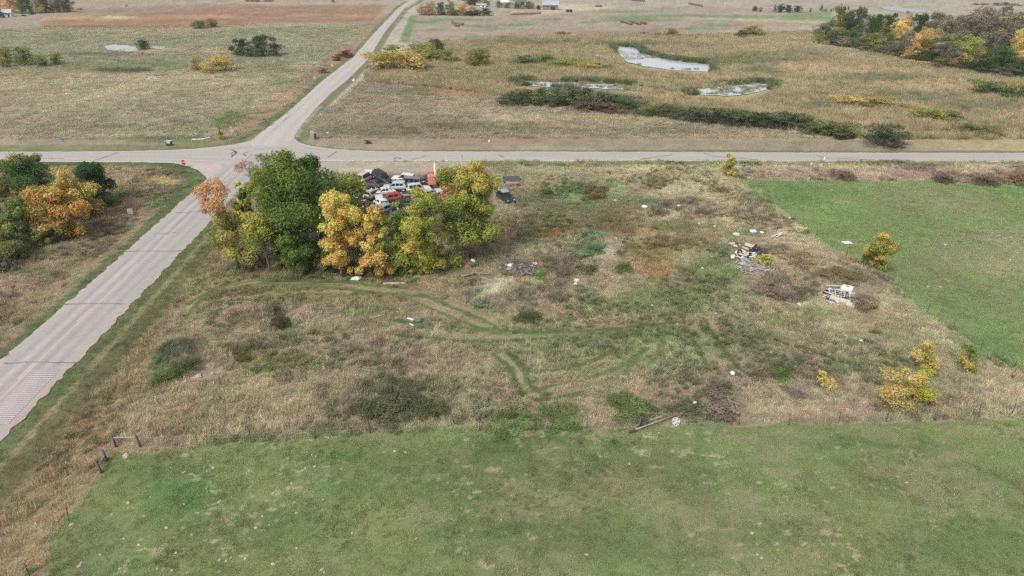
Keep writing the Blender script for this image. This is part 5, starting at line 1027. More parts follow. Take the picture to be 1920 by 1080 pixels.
# grey box trailer and work table
t = empty('box_trailer', P(959, 342), R(0), 'blue-grey open box trailer by the north fence', 'trailer'); gm = paint((96, 106, 114))
MB().box((0, .9, .75), (3.3, .06, .6)).build('side_panel', gm, t); MB().box((0, -.9, .7), (3.3, .06, .5)).build('side_panel', gm, t); MB().box((0, 0, .45), (3.2, 1.74, .12)).build('floor', M['rust'], t)
for s in (-1, 1):
    MB().box((s*1.66, 0, .72), (.06, 1.7, .6)).build('end_panel', gm, t)
    wh = MB().path([(0, -.1, 0), (0, .1, 0)], [.32, .32], 12).build('wheel', M['tyre'], t, True); wh.location = (0, s*1.06, .32)
t = empty('work_bench', P(958, 351), R(8), 'rusty topped bench with a turquoise panel leaning on it', 'bench')
MB().box((.3, 0, .9), (2.6, .9, .08), Euler((.1, .06, 0))).build('top', noisy('rusty_top', (150, 100, 76), (186, 150, 120), 2, .9), t); MB().box((-.75, -.5, .5), (.9, .06, .9), Euler((.25, 0, 0))).build('panel', noisy('turquoise_paint', (134, 176, 192), (112, 146, 160), 2, .7), t)
for x in (-.8, 1.4):
    for s in (-.35, .35): MB().box((x, s, .42), (.1, .1, .9)).build('leg', M['black'], t)
# loose scrap that nobody could count
def litter(name, n, cu_, cv_, ru, rv, m, label, smin=.1, smax=.5, flat=.4, seed=0, zmax=.5, cat='scrap'):
    g = random.Random(seed); mb = MB()
    for _ in range(n):
        a = g.uniform(0, 6.283); q = math.sqrt(g.random()); p = P(cu_+ru*q*math.cos(a), cv_+rv*q*math.sin(a)); s = g.uniform(smin, smax)
        mb.box((p.x, p.y, p.z+g.random()*zmax*(1-q*.7)), (s*g.uniform(.6, 2.4), s*g.uniform(.3, 1), s*flat*g.uniform(.3, 1.2)), Euler((g.uniform(-.6, .6), g.uniform(-.6, .6), g.uniform(0, 6))))
    return tag(mb.build(name, m), label, cat, kind='stuff')
litter('scrap_metal', 420, 755, 372, 110, 34, M['scrap'], 'sooty scrap metal strewn between the wrecked cars', .15, .9, .5, 1, 1.1)
litter('pale_scrap', 200, 735, 368, 90, 34, paint((206, 204, 200)), 'white panels and plastic strewn among the wrecks', .12, .6, .3, 2, 1.0)
litter('scrap_metal', 160, 812, 345, 30, 16, M['scrap'], 'black burnt scrap in front of the crane truck', .15, .8, .5, 3, .6)
litter('pale_scrap', 40, 870, 400, 50, 16, paint((190, 192, 194)), 'pale rubbish under the tallest tree', .12, .5, .3, 4, .5)
litter('rusty_scrap', 70, 690, 345, 36, 14, M['rust'], 'rusty parts at the left end of the heap', .15, .7, .5, 5, .6)
litter('rubbish', 60, 620, 515, 36, 8, paint((176, 170, 162)), 'grey rubbish beneath the golden orange tree', .08, .35, .3, 6, .15)

# ------------------------------------------------------------------ junk piles on the lot
M['plank'] = noisy('weathered_plank', (176, 170, 164), (136, 128, 122), 2.0, .95); M['brown'] = noisy('brown_board', (128, 104, 84), (96, 78, 66), 2, .9); M['beige'] = noisy('beige_panel', (214, 200, 178), (180, 162, 142), 2, .8)
M['whiteplastic'] = noisy('white_plastic', (232, 234, 232), (206, 208, 206), 1.5, .5); M['tarp'] = noisy('blue_grey_tarp', (132, 150, 172), (170, 178, 188), 2.2, .6); M['blackbag'] = noisy('black_bag', (30, 32, 38), (58, 60, 66), 4, .45)
M['frame'] = noisy('white_frame', (206, 206, 202), (176, 174, 170), 2, .6)
M['card'] = noisy('wet_cardboard', (200, 190, 174), (176, 164, 150), 2, .9)
def plank(p, L_, ang, label, z=.25, tilt=0.0, wd=.16, th=.05, m=None, grp=None, name='plank', cat='plank'):
    o = MB().box((0, 0, 0), (L_, wd, th)).build(name, m or M['plank'])
    o.location = (p.x, p.y, p.z+z); o.rotation_euler = (0, tilt, ang); return tag(o, label, cat, grp)
def tyre(p, label, z=.15, rot=(0, 0, 0), r=.36, grp=None):
    rings = []
    for k in range(20):
        a = 2*math.pi*k/20; c = Vector((math.cos(a), math.sin(a), 0))
        rings.append([c*(r+.11*math.cos(b)) + Vector((0, 0, .12*math.sin(b))) for b in [2*math.pi*j/8 for j in range(8)]])
    rings.append(rings[0]); o = MB().loft(rings, False).build('tyre', M['tyre'], None, True)
    o.location = (p.x, p.y, p.z+z); o.rotation_euler = rot; return tag(o, label, 'tyre', grp)
def lump(name, p, d, m, label, cat, seed=0, grp=None, z=0.0, rough=.25):
    g = np.random.default_rng(seed); n, k = 10, 7; rings = []
    for i in range(k):
        th = math.pi*(i+.35)/(k-.3); rings.append([Vector((d[0]/2*math.sin(th)*math.cos(a)*(1+rough*g.normal()*.5), d[1]/2*math.sin(th)*math.sin(a)*(1+rough*g.normal()*.5), d[2]*(.42+.5*math.cos(th)))) for a in [6.283*j/n for j in range(n)]])
    o = MB().loft(rings).build(name, m, None, True); o.location = (p.x, p.y, p.z+z); o.rotation_euler = (0, 0, g.random()*6); return tag(o, label, cat, grp)
def sheet(name, p, d, m, label, cat, rot=(0, 0, 0), z=.3, grp=None, bev=.01):
    o = MB().box((0, 0, 0), d).build(name, m, None, False, bev); o.location = (p.x, p.y, p.z+z); o.rotation_euler = rot; return tag(o, label, cat, grp)
# long trailer panel leaning on the pile
t = empty('trailer_panel', P(1399, 472) + Vector((0, 0, .45)), 0, 'long beige panel with brown ribs leaning on the plank pile', 'panel', rot=(R(9), R(-9), R(56)))
MB().box((0, 0, 0), (4.0, 1.3, .07)).build('board', M['beige'], t); MB().box((0, -.8, -.1), (4.5, .08, .22)).build('edge_frame', M['black'], t)
for k in range(4): MB().box((-1.6+k*1.05+(k % 2)*.2, .1, .06), (.2+.12*(k % 3), 1.0+.1*k, .05)).build('rib', M['brown'], t)
JP = 'things heaped on the plank pile'
tyre(P(1386, 479), 'upright old tyre in front of the beige panel', .55, (R(62), 0, R(20)), grp=JP); tyre(P(1388, 486), 'tyre lying below the upright one', .28, (R(38), 0, R(40)), grp=JP)
lump('plastic_drum', P(1374, 484), (1.3, .75, .6), noisy('cream_plastic', (226, 222, 196), (206, 198, 170), 2, .6), 'cream plastic drum on its side left of the tyres', 'drum', 3, JP, rough=.05)
for k, (u, v, s) in enumerate([(1418, 470, 1.3), (1408, 474, 1.1), (1424, 474, 1.0), (1414, 464, .9)]):
    lump('rubbish_bag', P(u, v), (s, s*.9, s*.6), M['blackbag'], ['largest black rubbish bag behind the pile', 'black rubbish bag touching the beige panel', 'black rubbish bag at the right end', 'smallest black rubbish bag at the back'][k], 'rubbish bag', 20+k, JP)
sheet('tarp', P(1400, 492), (1.5, 1.1, .06), M['tarp'], 'crumpled blue-grey tarpaulin draped over the pile', 'tarpaulin', (R(24), R(6), R(70)), .45, JP); sheet('tarp', P(1394, 498), (.9, .7, .05), M['tarp'], 'small blue-grey tarpaulin scrap below the large one', 'tarpaulin', (R(14), R(-10), R(30)), .3, JP); sheet('tarp', P(1401, 475), (.6, .5, .3), noisy('blue_plastic', (84, 116, 150), (60, 82, 112), 2, .6), 'dark blue plastic wedged under the panel', 'plastic', (R(20), 0, R(20)), .3, JP)
t = empty('pallet', P(1414, 493) + Vector((0, 0, .45)), 0, 'grey slatted pallet standing on the pile', 'pallet', JP, rot=(R(34), R(8), R(28)))
for k in range(7): MB().box((0, -.54+k*.18, 0), (1.25, .11, .03)).build('slat', M['plank'], t)
for k in (-.55, 0, .55): MB().box((k, 0, -.07), (.09, 1.2, .1)).build('bearer', M['brown'], t)
g = random.Random(8)
PG = 'grey boards fanned out at the foot of the plank pile'
for k in range(34):
    u = g.uniform(1402, 1446); v = g.uniform(499, 516) + (u-1424)*.06; f = (u-1402)/44
    plank(P(u, v), g.uniform(1.1, 2.4), R(-38 + 20*f + g.gauss(0, 9)) if f < .6 else R(8 + g.gauss(0, 12)), 'weathered grey board fanned out at the foot of the plank pile', .12 + .5*g.random()*(1-abs(f-.5)), R(g.gauss(0, 7)), g.uniform(.12, .24), .05, M['plank'] if g.random() < .8 else M['card'], PG)
lump('plastic_sheet', P(1441, 495), (1.0, .8, .5), M['whiteplastic'], 'white crumpled plastic by the yellow shrub', 'plastic', 31, rough=.6)
litter('plank_rubble', 260, 1416, 498, 36, 20, M['plank'], 'splintered grey boards and laths heaped round the pallet', .08, .4, .25, 41, .8, 'rubble')
litter('dark_rubble', 60, 1408, 482, 24, 12, M['black'], 'dark torn plastic and pipe under the plank pile', .1, .45, .4, 42, .5, 'rubble')
litter('white_rubble', 90, 1405, 488, 32, 24, M['whiteplastic'], 'white torn plastic and siding through the plank pile', .08, .5, .2, 48, .7, 'rubble')
litter('pale_rubble', 150, 1576, 558, 32, 15, M['frame'], 'white plastic strips and broken siding round the window frames', .08, .4, .2, 43, .5, 'rubble')
litter('dark_rubble', 70, 1570, 554, 28, 11, M['black'], 'dark scraps beneath the window frames', .1, .4, .3, 44, .35, 'rubble')
litter('brush_rubble', 90, 1488, 552, 20, 18, M['twig'], 'grey sticks and rubble in the weeds between the junk piles', .06, .3, .4, 45, .4, 'rubble')
litter('pale_rubble', 40, 1380, 450, 20, 12, M['plank'], 'grey rubbish strewn above the plank pile', .08, .35, .2, 46, .2, 'rubble')
litter('heap_rubble', 130, 972, 506, 36, 12, M['plank'], 'pale broken wood through the brush heap', .06, .35, .3, 47, .7, 'rubble')
# scattered pieces round it
for k, (u, v, s, lb) in enumerate([(1380, 441, 1.0, 'white torn sheet lying farthest left above the pile'), (1412, 435, 1.1, 'white torn sheet lying highest above the pile'), (1428, 438, .6, 'small white scrap right of the highest sheet'), (1374, 459, 1.0, 'grey torn sheet left of the beige panel'), (1379, 463, .7, 'grey scrap under the torn sheet')]):
    lump('plastic_sheet', P(u, v), (s*1.2, s, .4), M['whiteplastic'] if k < 3 else M['card'], lb, 'plastic', 40+k, rough=.7)
plank(P(1456, 444), 2.2, R(24), 'upper of two crossed white boards above the pile', .4, R(-8), .14, m=M['whiteplastic']); plank(P(1460, 445), 1.7, R(40), 'lower of two crossed white boards above the pile', .35, R(-5), .14, m=M['whiteplastic'])
plank(P(1484, 506), 1.0, R(28), 'short grey board between the junk piles', .35); plank(P(1497, 540), 1.6, R(-30), 'grey board above the dark brush', .35); plank(P(1480, 572), 1.2, R(-40), 'grey board below the dark brush', .25)
lump('plastic_sheet', P(1498, 573), (.7, .5, .4), M['whiteplastic'], 'white scrap at the foot of the dark brush', 'plastic', 61, rough=.5); lump('concrete_lump', P(1468, 541), (.8, .6, .45), noisy('concrete', (180, 174, 166), (150, 144, 138), 3, .9), 'grey concrete lump left of the dark brush', 'rubble', 62); lump('concrete_lump', P(1470, 553), (.9, .6, .5), M['card'], 'pale rubble lump below the concrete lump', 'rubble', 63); tyre(P(1447, 540), 'half buried tyre right of the green weeds', .2, (R(50), R(10), 0))
# second pile: tank, window frames, cardboard
t = empty('water_tank', P(1588, 543) + Vector((0, 0, -.2)), R(-38), 'white square plastic tank behind the window frames', 'tank')
MB().box((0, 0, .4), (1.45, 1.2, .7)).build('shell', M['whiteplastic'], t, True, .12); MB().box((-.5, -.6, .1), (.35, .2, .3)).build('foot', M['whiteplastic'], t); MB().box((.5, -.6, .1), (.35, .2, .3)).build('foot', M['whiteplastic'], t); MB().tube((0, 0, .74), (0, 0, .8), .14, n=12).build('cap', M['black'], t)
def wframe(p, w_, h_, rot, z, label, bars=1, filled=None):
    t = empty('window_frame', p + Vector((0, 0, z)), 0, label, 'window frame', 'frames of the white tank pile', rot=rot)
    for s in (-1, 1): MB().box((s*w_/2, 0, 0), (.09, h_, .07)).build('stile', M['frame'], t); MB().box((0, s*h_/2, 0), (w_+.09, .09, .074)).build('rail', M['frame'], t)
    for b in range(bars): MB().box((0, -h_/2+h_*(b+1)/(bars+1), .004), (w_-.09, .06, .05)).build('bar', M['frame'], t)
    MB().box((0, 0, -.02), (w_-.06, h_-.06, .02)).build('pane', filled or M['glass'], t)
wframe(P(1573, 556), 1.1, 1.3, (R(8), R(4), R(-18)), .5, 'middle window frame of the pile with two cross bars', 2); wframe(P(1565, 551), 1.5, .8, (R(5), R(-5), R(-24)), .4, 'window frame at the left of the pile', 1); wframe(P(1584, 561), 1.1, 1.2, (R(4), R(6), R(-24)), .32, 'dark glazed screen right of the middle frame', 0, noisy('dark_mesh', (52, 60, 74), (64, 72, 86), 3, .6))
plank(P(1565, 542), 2.6, R(-6), 'long pale bar along the back of the frames', .55, m=M['frame']); plank(P(1558, 556), 2.0, R(-48), 'white bar sloping along the left of the frames', .4, m=M['frame'], wd=.2); lump('rubbish_bag', P(1552, 549), (1.2, .7, .4), M['blackbag'], 'black bag at the left end of the frames', 'rubbish bag', 71); lump('plastic_sheet', P(1556, 545), (.7, .6, .4), M['whiteplastic'], 'white wrap on the left end of the frames', 'plastic', 72, rough=.5)
for k, (u, v, w_, a, lb) in enumerate([(1584, 568, 1.2, -30, 'flattened pale box nearest the dark screen'), (1594, 574, 1.0, -32, 'flattened pale box at the lower right end'), (1572, 565, .9, -40, 'flattened cream box below the middle frame'), (1561, 561, .7, -30, 'flattened grey box at the left below the frames')]):
    sheet('cardboard_box', P(u, v), (w_, .8, .3), M['card'], lb, 'box', (R(12), R(4), R(a)), .2, 'flattened boxes below the frames', .02)
lump('concrete_lump', P(1603, 570), (.9, .7, .5), noisy('grey_rubble', (140, 136, 132), (110, 106, 102), 3, .9), 'grey rubble right of the flattened boxes', 'rubble', 75)
# brush heap and fallen branch
g = random.Random(21); mb = MB()
for _ in range(230):
    u = g.uniform(934, 1006); v = g.uniform(490, 517); p = P(u, v); a = g.uniform(0, 6.28); l = g.uniform(.5, 1.8); z = .1 + g.random()*.7*(1-((u-970)/40)**2*.6)
    d = Vector((math.cos(a)*l, math.sin(a)*l*.8, g.uniform(-.3, .4))); q = Vector((p.x, p.y, p.z+z)); mb.path([q-d*.5, q+Vector((g.uniform(-.08, .08), 0, .05)), q+d*.5], [.05, .04, .015], 4)
tag(mb.build('brush_heap', noisy('dark_twigs', (84, 76, 70), (140, 132, 124), 2, .95)), 'tangled heap of grey dead branches on the lot', 'brush', kind='stuff')
for k, (u, v, s, lb) in enumerate([(961, 508, 1.1, 'bright white plastic on the brush heap'), (958, 500, 1.0, 'white sheet behind the bright plastic on the brush heap'), (1003, 497, .7, 'white frame piece at the right end of the brush heap'), (887, 491, .7, 'white scrap behind the fallen branch'), (1081, 528, .8, 'grey sheet right of the pale mound'), (1080, 535, .6, 'grey scrap below the grey sheet')]):
    lump('plastic_sheet', P(u, v), (s*1.2, s, .5), M['whiteplastic'] if k < 4 else M['card'], lb, 'plastic', 80+k, rough=.6)
for k, (u, v, a, lb) in enumerate([(953, 511, 4, 'pale stick left of the bright plastic'), (985, 512, -48, 'pale stick at the front of the brush heap'), (991, 517, -30, 'lowest pale stick of the brush heap'), (994, 503, -35, 'pale branch leaning on the brush heap')]):
    plank(P(u, v), 1.1, R(a), lb, .45, R(8), .1, .08, M['plank'], name='stick', cat='stick')
t = empty('fallen_branch', P(890, 519), 0, 'forked grey dead branch lying left of the brush heap', 'branch')
MB().path([(-1.9, -.3, .18), (-1.0, .0, .3), (-.1, .35, .5), (.9, .4, .45), (1.9, .1, .25)], [.17, .15, .12, .09, .04], 7).build('stem', M['twig'], t, True); MB().path([(.3, .4, .5), (.8, -.4, .3), (1.3, -1.0, .1)], [.09, .07, .03], 6).build('fork', M['twig'], t, True); MB().path([(-.5, .2, .4), (-.2, .8, .8), (0, 1.2, 1.1)], [.06, .045, .02], 5).build('fork', M['twig'], t, True); MB().path([(1.2, .35, .4), (2.4, .3, .3), (3.6, .1, .12)], [.06, .04, .02], 5).build('fork', M['twig'], t, True)
plank(P(741, 533), 3.2, R(3), 'long pale log lying below the lime tree', .18, 0, .22, .2, M['card'], name='log', cat='log'); plank(P(779, 501), 2.0, R(0), 'pale board under the lime tree', .3, 0, .25, .1)
lump('plastic_sheet', P(668, 525), (1.3, .9, .6), M['whiteplastic'], 'white crumpled sheet in front of the golden orange tree', 'plastic', 95, rough=.6)
plank(P(707, 598), 1.9, R(28), 'long grey stick left of the white boards', .35, 0, .09, .07); plank(P(722, 588), .7, R(24), 'short grey stick above the long one', .35, 0, .1, .07)
plank(P(728, 603), .7, R(62), 'left one of two upright pale slats', .4, R(25), .12); plank(P(732, 603), .7, R(62), 'right one of two upright pale slats', .4, R(25), .12)
plank(P(770, 604), .95, R(-38), 'bright white board, the largest of three', .45, 0, .3, .05, M['whiteplastic']); plank(P(772, 614), .7, R(-40), 'bright white board below the largest', .4, 0, .16, .05, M['whiteplastic']); plank(P(761, 616), .5, R(55), 'pale short board left of the white ones', .35, 0, .16)
lump('green_bag', P(787, 603), (.9, .7, .5), noisy('teal_plastic', (66, 112, 104), (96, 134, 122), 3, .6), 'teal plastic bag beside the white boards', 'bag', 97, rough=.5)
for k, (u, v, s, lb) in enumerate([(1208, 391, 1.5, 'large white bag lying in dark weeds'), (1273, 388, .9, 'white scrap right of the large white bag'), (1189, 328, .7, 'white scrap near the cross road fence'), (1227, 315, .6, 'cream scrap on the road verge'), (1373, 703, .85, 'white bag in the grass of the lower lot'), (1185, 495, .6, 'pale scrap right of the bare mound'), (1317, 505, .5, 'small white scrap in the green weeds'), (1342, 590, .45, 'tiny white scrap in the green clearing'), (1222, 575, .6, 'grey scrap in the green clearing'), (1153, 378, .9, 'dirty grey heap in the dark weeds'), (1311, 422, .8, 'grey lump at the lot centre'), (1340, 427, .9, 'pinkish lump at the lot centre'), (1614, 641, .7, 'white plastic scrap near the young trees'), (1413, 395, .4, 'orange scrap near the east fence'), (1481, 411, .8, 'white bag caught on the east fence'), (1302, 758, .6, 'white strip by the south fence'), (1522, 308, .8, 'white scrap on the road verge right of the yellow tree'), (1517, 336, .7, 'white scrap at the far pasture edge')]):
    lump('scrap_bag', P(u, v), (s*.78, s*.62, s*.36), M['whiteplastic'] if 'white' in lb else M['card'], lb, 'scrap', 200+k, rough=.5, z=.12)
sheet('white_board', P(1588, 456), (1.5, 1.0, .06), M['whiteplastic'], 'white flat board lying in the east pasture', 'board', (0, R(3), R(10)), .12)
# fallen pole and wheel on the south fence
t = empty('fallen_pole', P(1233, 796), R(24), 'fallen grey pole with dark end lying along the south fence', 'pole')
MB().path([(-2.6, 0, .2), (-.6, 0, .35), (2.1, .0, .55)], [.075, .07, .055], 8).build('shaft', M['plank'], t, True); MB().box((-2.9, -.1, .2), (.9, .2, .16), Euler((0, .05, 0))).build('dark_end', M['scrap'], t); MB().box((-.5, .55, .3), (3.6, .07, .07), Euler((0, -.04, .02))).build('thin_rail', M['card'], t)
t = empty('wheel_rim', P(1267, 795) + Vector((0, 0, .3)), 0, 'white five-spoke car wheel beside the fallen pole', 'wheel', rot=(R(58), 0, R(8)))
rings = []
for k in range(25):
    a = 6.2832*k/24; c = Vector((math.cos(a), math.sin(a), 0)); rings.append([c*.36+Vector((0, 0, -.09)), c*.42+Vector((0, 0, -.09)), c*.42+Vector((0, 0, .05)), c*.36+Vector((0, 0, .06))])
MB().loft(rings, False).build('ring', M['frame'], t, True)
for k in range(5):
    a = 6.2832*k/5; MB().box((math.cos(a)*.2, math.sin(a)*.2, .03), (.34, .25, .05), Euler((0, 0, a))).build('spoke', M['frame'], t)
MB().tube((0, 0, -.02), (0, 0, .075), .1, n=10).build('hub', M['whiteplastic'], t); MB().tube((0, 0, -.12), (0, 0, -.06), .37, n=20).build('back_plate', M['black'], t)
plank(P(1292, 797), 1.6, R(2), 'thin grey stick right of the white wheel', .12, 0, .06, .05)

# ------------------------------------------------------------------ fences
M['post'] = noisy('weathered_post', (112, 106, 108), (82, 78, 80), 3, .95); M['tpost'] = noisy('steel_fence_post', (70, 74, 66), (96, 90, 80), 3, .7); M['wire'] = mat('fence_wire', (120, 116, 112), .5, .6)
tp = MB().box((0, 0, .6), (.05, .012, 1.45)).box((0, .022, .6), (.012, .044, 1.449)).mesh('post'); tp.materials.append(M['tpost'])
wp_ = MB().path([(0, 0, -.2), (0, 0, .6), (.03, .01, 1.25)], [.085, .08, .07], 8).mesh('post', True); wp_.materials.append(M['post'])
def fence(px, label, wood=(), grp='barbed wire fences', skip=(), hs=1.0):
    pts = [P(*q) for q in px]; t = empty('fence', pts[0], 0, label, 'fence', grp); o0 = pts[0]
    for i, p in enumerate(pts):
        if i in skip: continue
        w_ = i in wood
        place('post', wp_ if w_ else tp, None, t, p-o0, (R(rnd.uniform(-6, 6)), R(rnd.uniform(-6, 6)), rnd.uniform(0, 3)), (1, 1, hs*(rnd.uniform(.9, 1.1))))
    for z in (.35, .7, 1.05):
        MB().path([p-o0+Vector((0, 0, z)) for p in pts], [.009]*len(pts), 3, False).build('wire', M['wire'], t)
sf = [(264, 838), (372, 833), (472, 829), (590, 822), (695, 813), (800, 810), (900, 808), (1003, 807), (1101, 802), (1198, 802), (1290, 799), (1385, 798), (1479, 797), (1572, 793), (1662, 792), (1753, 789), (1834, 783), (1898, 777), (1975, 772)]
fence(sf, 'wire fence between the lot and the near pasture', (3, 9, 15), hs=1.15)
fence([(192, 887), (130, 978), (58, 1084), (-10, 1190)], 'wire fence along the left side of the near pasture', hs=1.15)
fence([(1398, 338)] + EAST_FENCE[1:-1], 'wire fence between the lot and the east pasture', (9,))
fence([(1395, 336), (1450, 337), (1520, 338), (1600, 339), (1680, 341), (1760, 343), (1840, 345), (1930, 348)], 'wire fence along the far edge of the east pasture')
fence([(875, 325), (915, 330), (948, 333), (977, 335), (996, 334), (1060, 332), (1130, 331), (1220, 331), (1300, 332), (1380, 336)], 'wire fence between the lot and the cross road verge', hs=1.25)
fence([(-60, 270), (40, 270), (120, 269), (195, 268), (275, 268), (330, 267), (397, 264)], 'wire fence along the meadow north of the cross road')
fence([(397, 262), (420, 245), (440, 238), (460, 224), (490, 205), (530, 176), (590, 132), (640, 90), (690, 45)], 'wire fence along the west side of the far road', skip=(7,))
fence([(612, 262), (640, 266), (690, 270), (760, 272), (860, 273), (1000, 274), (1150, 275)], 'wire fence along the dry meadow')
t = empty('corner_brace', P(218, 838), 0, 'grey wooden corner brace of four leaning posts and rails', 'fence'); o0 = P(218, 838)
bp_ = [P(218, 838), P(264, 838), P(201, 865), P(192, 887)]; lean = [(-.12, .02), (-.16, .02), (-.16, .05), (-.42, .12)]
tops = []
for p, (lx, ly) in zip(bp_, lean):
    b0 = p-o0; q = b0+Vector((lx, ly, 1.35)); tops.append((b0, q)); MB().path([b0+Vector((0, 0, -.2)), b0.lerp(q, .5), q], [.115, .105, .1], 9).build('post', M['post'], t, True)
def onp(i, f): return tops[i][0].lerp(tops[i][1], f)
for a, b in (((0, .8), (1, .85)), ((0, .55), (2, .7)), ((2, .5), (3, .6))):
    MB().tube(onp(*a), onp(*b), .055, .05, 7).build('rail', M['plank'], t)

# ------------------------------------------------------------------ signs and roadside furniture
M['signback'] = noisy('aluminium_sign_back', (190, 192, 194), (168, 170, 172), 1.5, .5, .3); M['signred'] = mat('sign_red', (176, 28, 40), .5); M['signwhite'] = mat('sign_white', (236, 236, 234), .5); M['signgreen'] = mat('sign_green', (44, 140, 112), .5); M['signblue'] = mat('sign_blue', (92, 122, 176), .5); M['signyellow'] = mat('sign_yellow', (232, 182, 40), .5); M['steel'] = noisy('galvanised_steel', (150, 150, 150), (126, 126, 124), 3, .5, .4)
def ngon(n, r, th, rot0=0.0, sx=1.0, sz=1.0):
    a = [rot0 + 6.28318*k/n for k in range(n)]
    return MB().loft([[(r*sx*math.cos(q), -th/2, r*sz*math.sin(q)) for q in a], [(r*sx*math.cos(q), th/2, r*sz*math.sin(q)) for q in a]])
def text(s, size, m, parent, loc, name='lettering'):
    c = bpy.data.curves.new(name, 'FONT'); c.body = s; c.size = size; c.align_x = 'CENTER'; c.align_y = 'CENTER'; c.extrude = .004
    tmp = bpy.data.objects.new('tmp', c); COL.objects.link(tmp); dg = bpy.context.evaluated_depsgraph_get(); me = bpy.data.meshes.new_from_object(tmp.evaluated_get(dg)); bpy.data.objects.remove(tmp)
    me.materials.clear(); o = place(name, me, m, parent, loc, (R(90), 0, 0)); return o
# stop sign (face towards the main road traffic)
p = P(347, 319); t = empty('stop_sign', p, R(-12), 'red octagonal stop sign at the junction corner', 'sign')
zc = height_for(p, 304.5)
MB().box((-.28, .03, zc*.42), (.05, .04, zc*.95)).build('post', M['steel'], t); MB().box((.28, .03, zc*.42), (.05, .04, zc*.95)).build('post', M['steel'], t)
ngon(8, .66, .012, R(22.5)).build('rim', M['signwhite'], t).location = (0, 0, zc); ngon(8, .60, .012, R(22.5)).build('face', M['signred'], t).location = (0, -.008, zc)
text('STOP', .42, M['signwhite'], t, (0, -.02, zc))
def signpost(u, v, vc, shape, m, label, wpx=None, yaw=0.0, post=True, name='road_sign', face_back=False):
    p = P(u, v); t = empty(name, p, yaw, label, 'sign', 'signs along the roads'); zc = max(.8, height_for(p, vc)); w_ = (wpx or 6)*mpp(p)
    MB().box((0, .03, zc*.5), (.05, .05, zc+.3)).build('post', M['steel'], t)
    if shape == 'oct': o = ngon(8, w_/2, .012, R(22.5)).build('plate', m, t)
    elif shape == 'dia': o = ngon(4, w_/2, .012, 0).build('plate', m, t)
    else: o = MB().box((0, 0, 0), (w_, .012, w_*shape)).build('plate', m, t)
    o.location = (0, -.01, zc); MB().box((0, .035, zc), (w_*.5, .02, .05)).build('bracket', M['steel'], t)
    return t, zc, w_
signpost(437, 256, 245.5, 'oct', M['signback'], 'grey back of an octagonal sign at the west corner of the junction', 7); signpost(434, 247, 239, 'oct', M['signback'], 'small round pale sign behind the grey sign back', 4.2)
signpost(587, 261, 249, 1.15, M['signback'], 'pale grey sign back at the north-east corner of the junction', 7)
t, zc, w_ = signpost(615, 259, 249, .62, M['signgreen'], 'green direction sign with white marks', 8)
for k, dx in enumerate((-.22, .02, .2)): MB().box((dx*w_, -.024, zc + (.02 if k else -.03)), (w_*.14, .01, w_*.2)).build('lettering', M['signwhite'], t)
signpost(614, 213, 207, 1.3, M['signblue'], 'blue sign beside the far road', 5.5); signpost(664, 154, 148, 'dia', M['signback'], 'upper pale diamond sign on the far road', 5); signpost(663, 156, 150.5, 1.0, M['signwhite'], 'lower white plate sign on the far road', 3.5); signpost(590, 151, 146, 'dia', M['signback'], 'pale diamond sign left of the far road', 6); signpost(623, 127, 122, 'dia', M['signyellow'], 'yellow sign left of the far road', 6); signpost(695, 118, 114, .9, M['signback'], 'pale sign right of the far road by the willows', 5)
signpost(251, 424, 396, 1.25, M['signback'], 'leaning grey sign back on the left road verge', 9, R(20)); signpost(115, 266, 261, .8, M['signblue'], 'small blue sign in the left meadow', 6); signpost(1544, 306, 297, 2.2, M['signwhite'], 'white marker post on the cross road', 2.4); signpost(867, 305, 293, 3, M['steel'], 'grey marker post on the cross road above the tall tree', 1.5); signpost(917, 274, 264, 2.0, M['signwhite'], 'white marker in the dry meadow', 2.2)
# red notice on a steel post by the east fence
p = P(1898, 712); t = empty('notice_sign', p, R(14), 'red notice board with white lines on the east fence', 'sign'); zc = height_for(p, 701)
MB().box((.0, .04, zc*.75), (.05, .04, zc*1.9)).build('post', M['tpost'], t); MB().box((0, 0, zc), (.56, .02, .42)).build('plate', M['signred'], t)
MB().box((-.02, -.014, zc+.11), (.46, .008, .1)).build('lettering', noisy('faded_pink_print', (240, 196, 200), (232, 150, 164), 9, .6), t); MB().box((.03, -.014, zc-.1), (.36, .008, .09)).build('lettering', noisy('faded_pink_print', (240, 196, 200), (232, 150, 164), 9, .6), t)
# utility box and white pipe by the cross road
p = P(318, 273); t = empty('utility_box', p, R(6), 'dark green utility box with pale lid by the cross road', 'utility box')
MB().box((0, 0, .55), (1.25, .9, 1.0)).build('cabinet', noisy('dark_green_paint', (52, 66, 64), (70, 82, 78), 2, .6), t, False, .04); MB().box((0, 0, 1.1), (1.35, 1.0, .1)).build('lid', noisy('pale_green_paint', (164, 178, 170), (186, 192, 188), 2, .6), t, False, .03); MB().box((.0, -.47, .8), (.7, .04, .25)).build('label_plate', M['signwhite'], t)
p = P(376, 267); t = empty('gate_arm', p, R(4), 'white horizontal pipe gate by the meadow corner', 'gate')
MB().tube((-1.9, 0, .75), (.9, .1, .8), .09, n=8).build('pipe', M['signwhite'], t); MB().tube((.9, .1, .8), (1.9, 1.2, .95), .08, n=8).build('pipe', M['signwhite'], t); MB().box((-1.7, 0, .35), (.12, .12, .75)).build('post', M['steel'], t); MB().box((.9, .1, .4), (.14, .14, .85)).build('post', M['steel'], t)

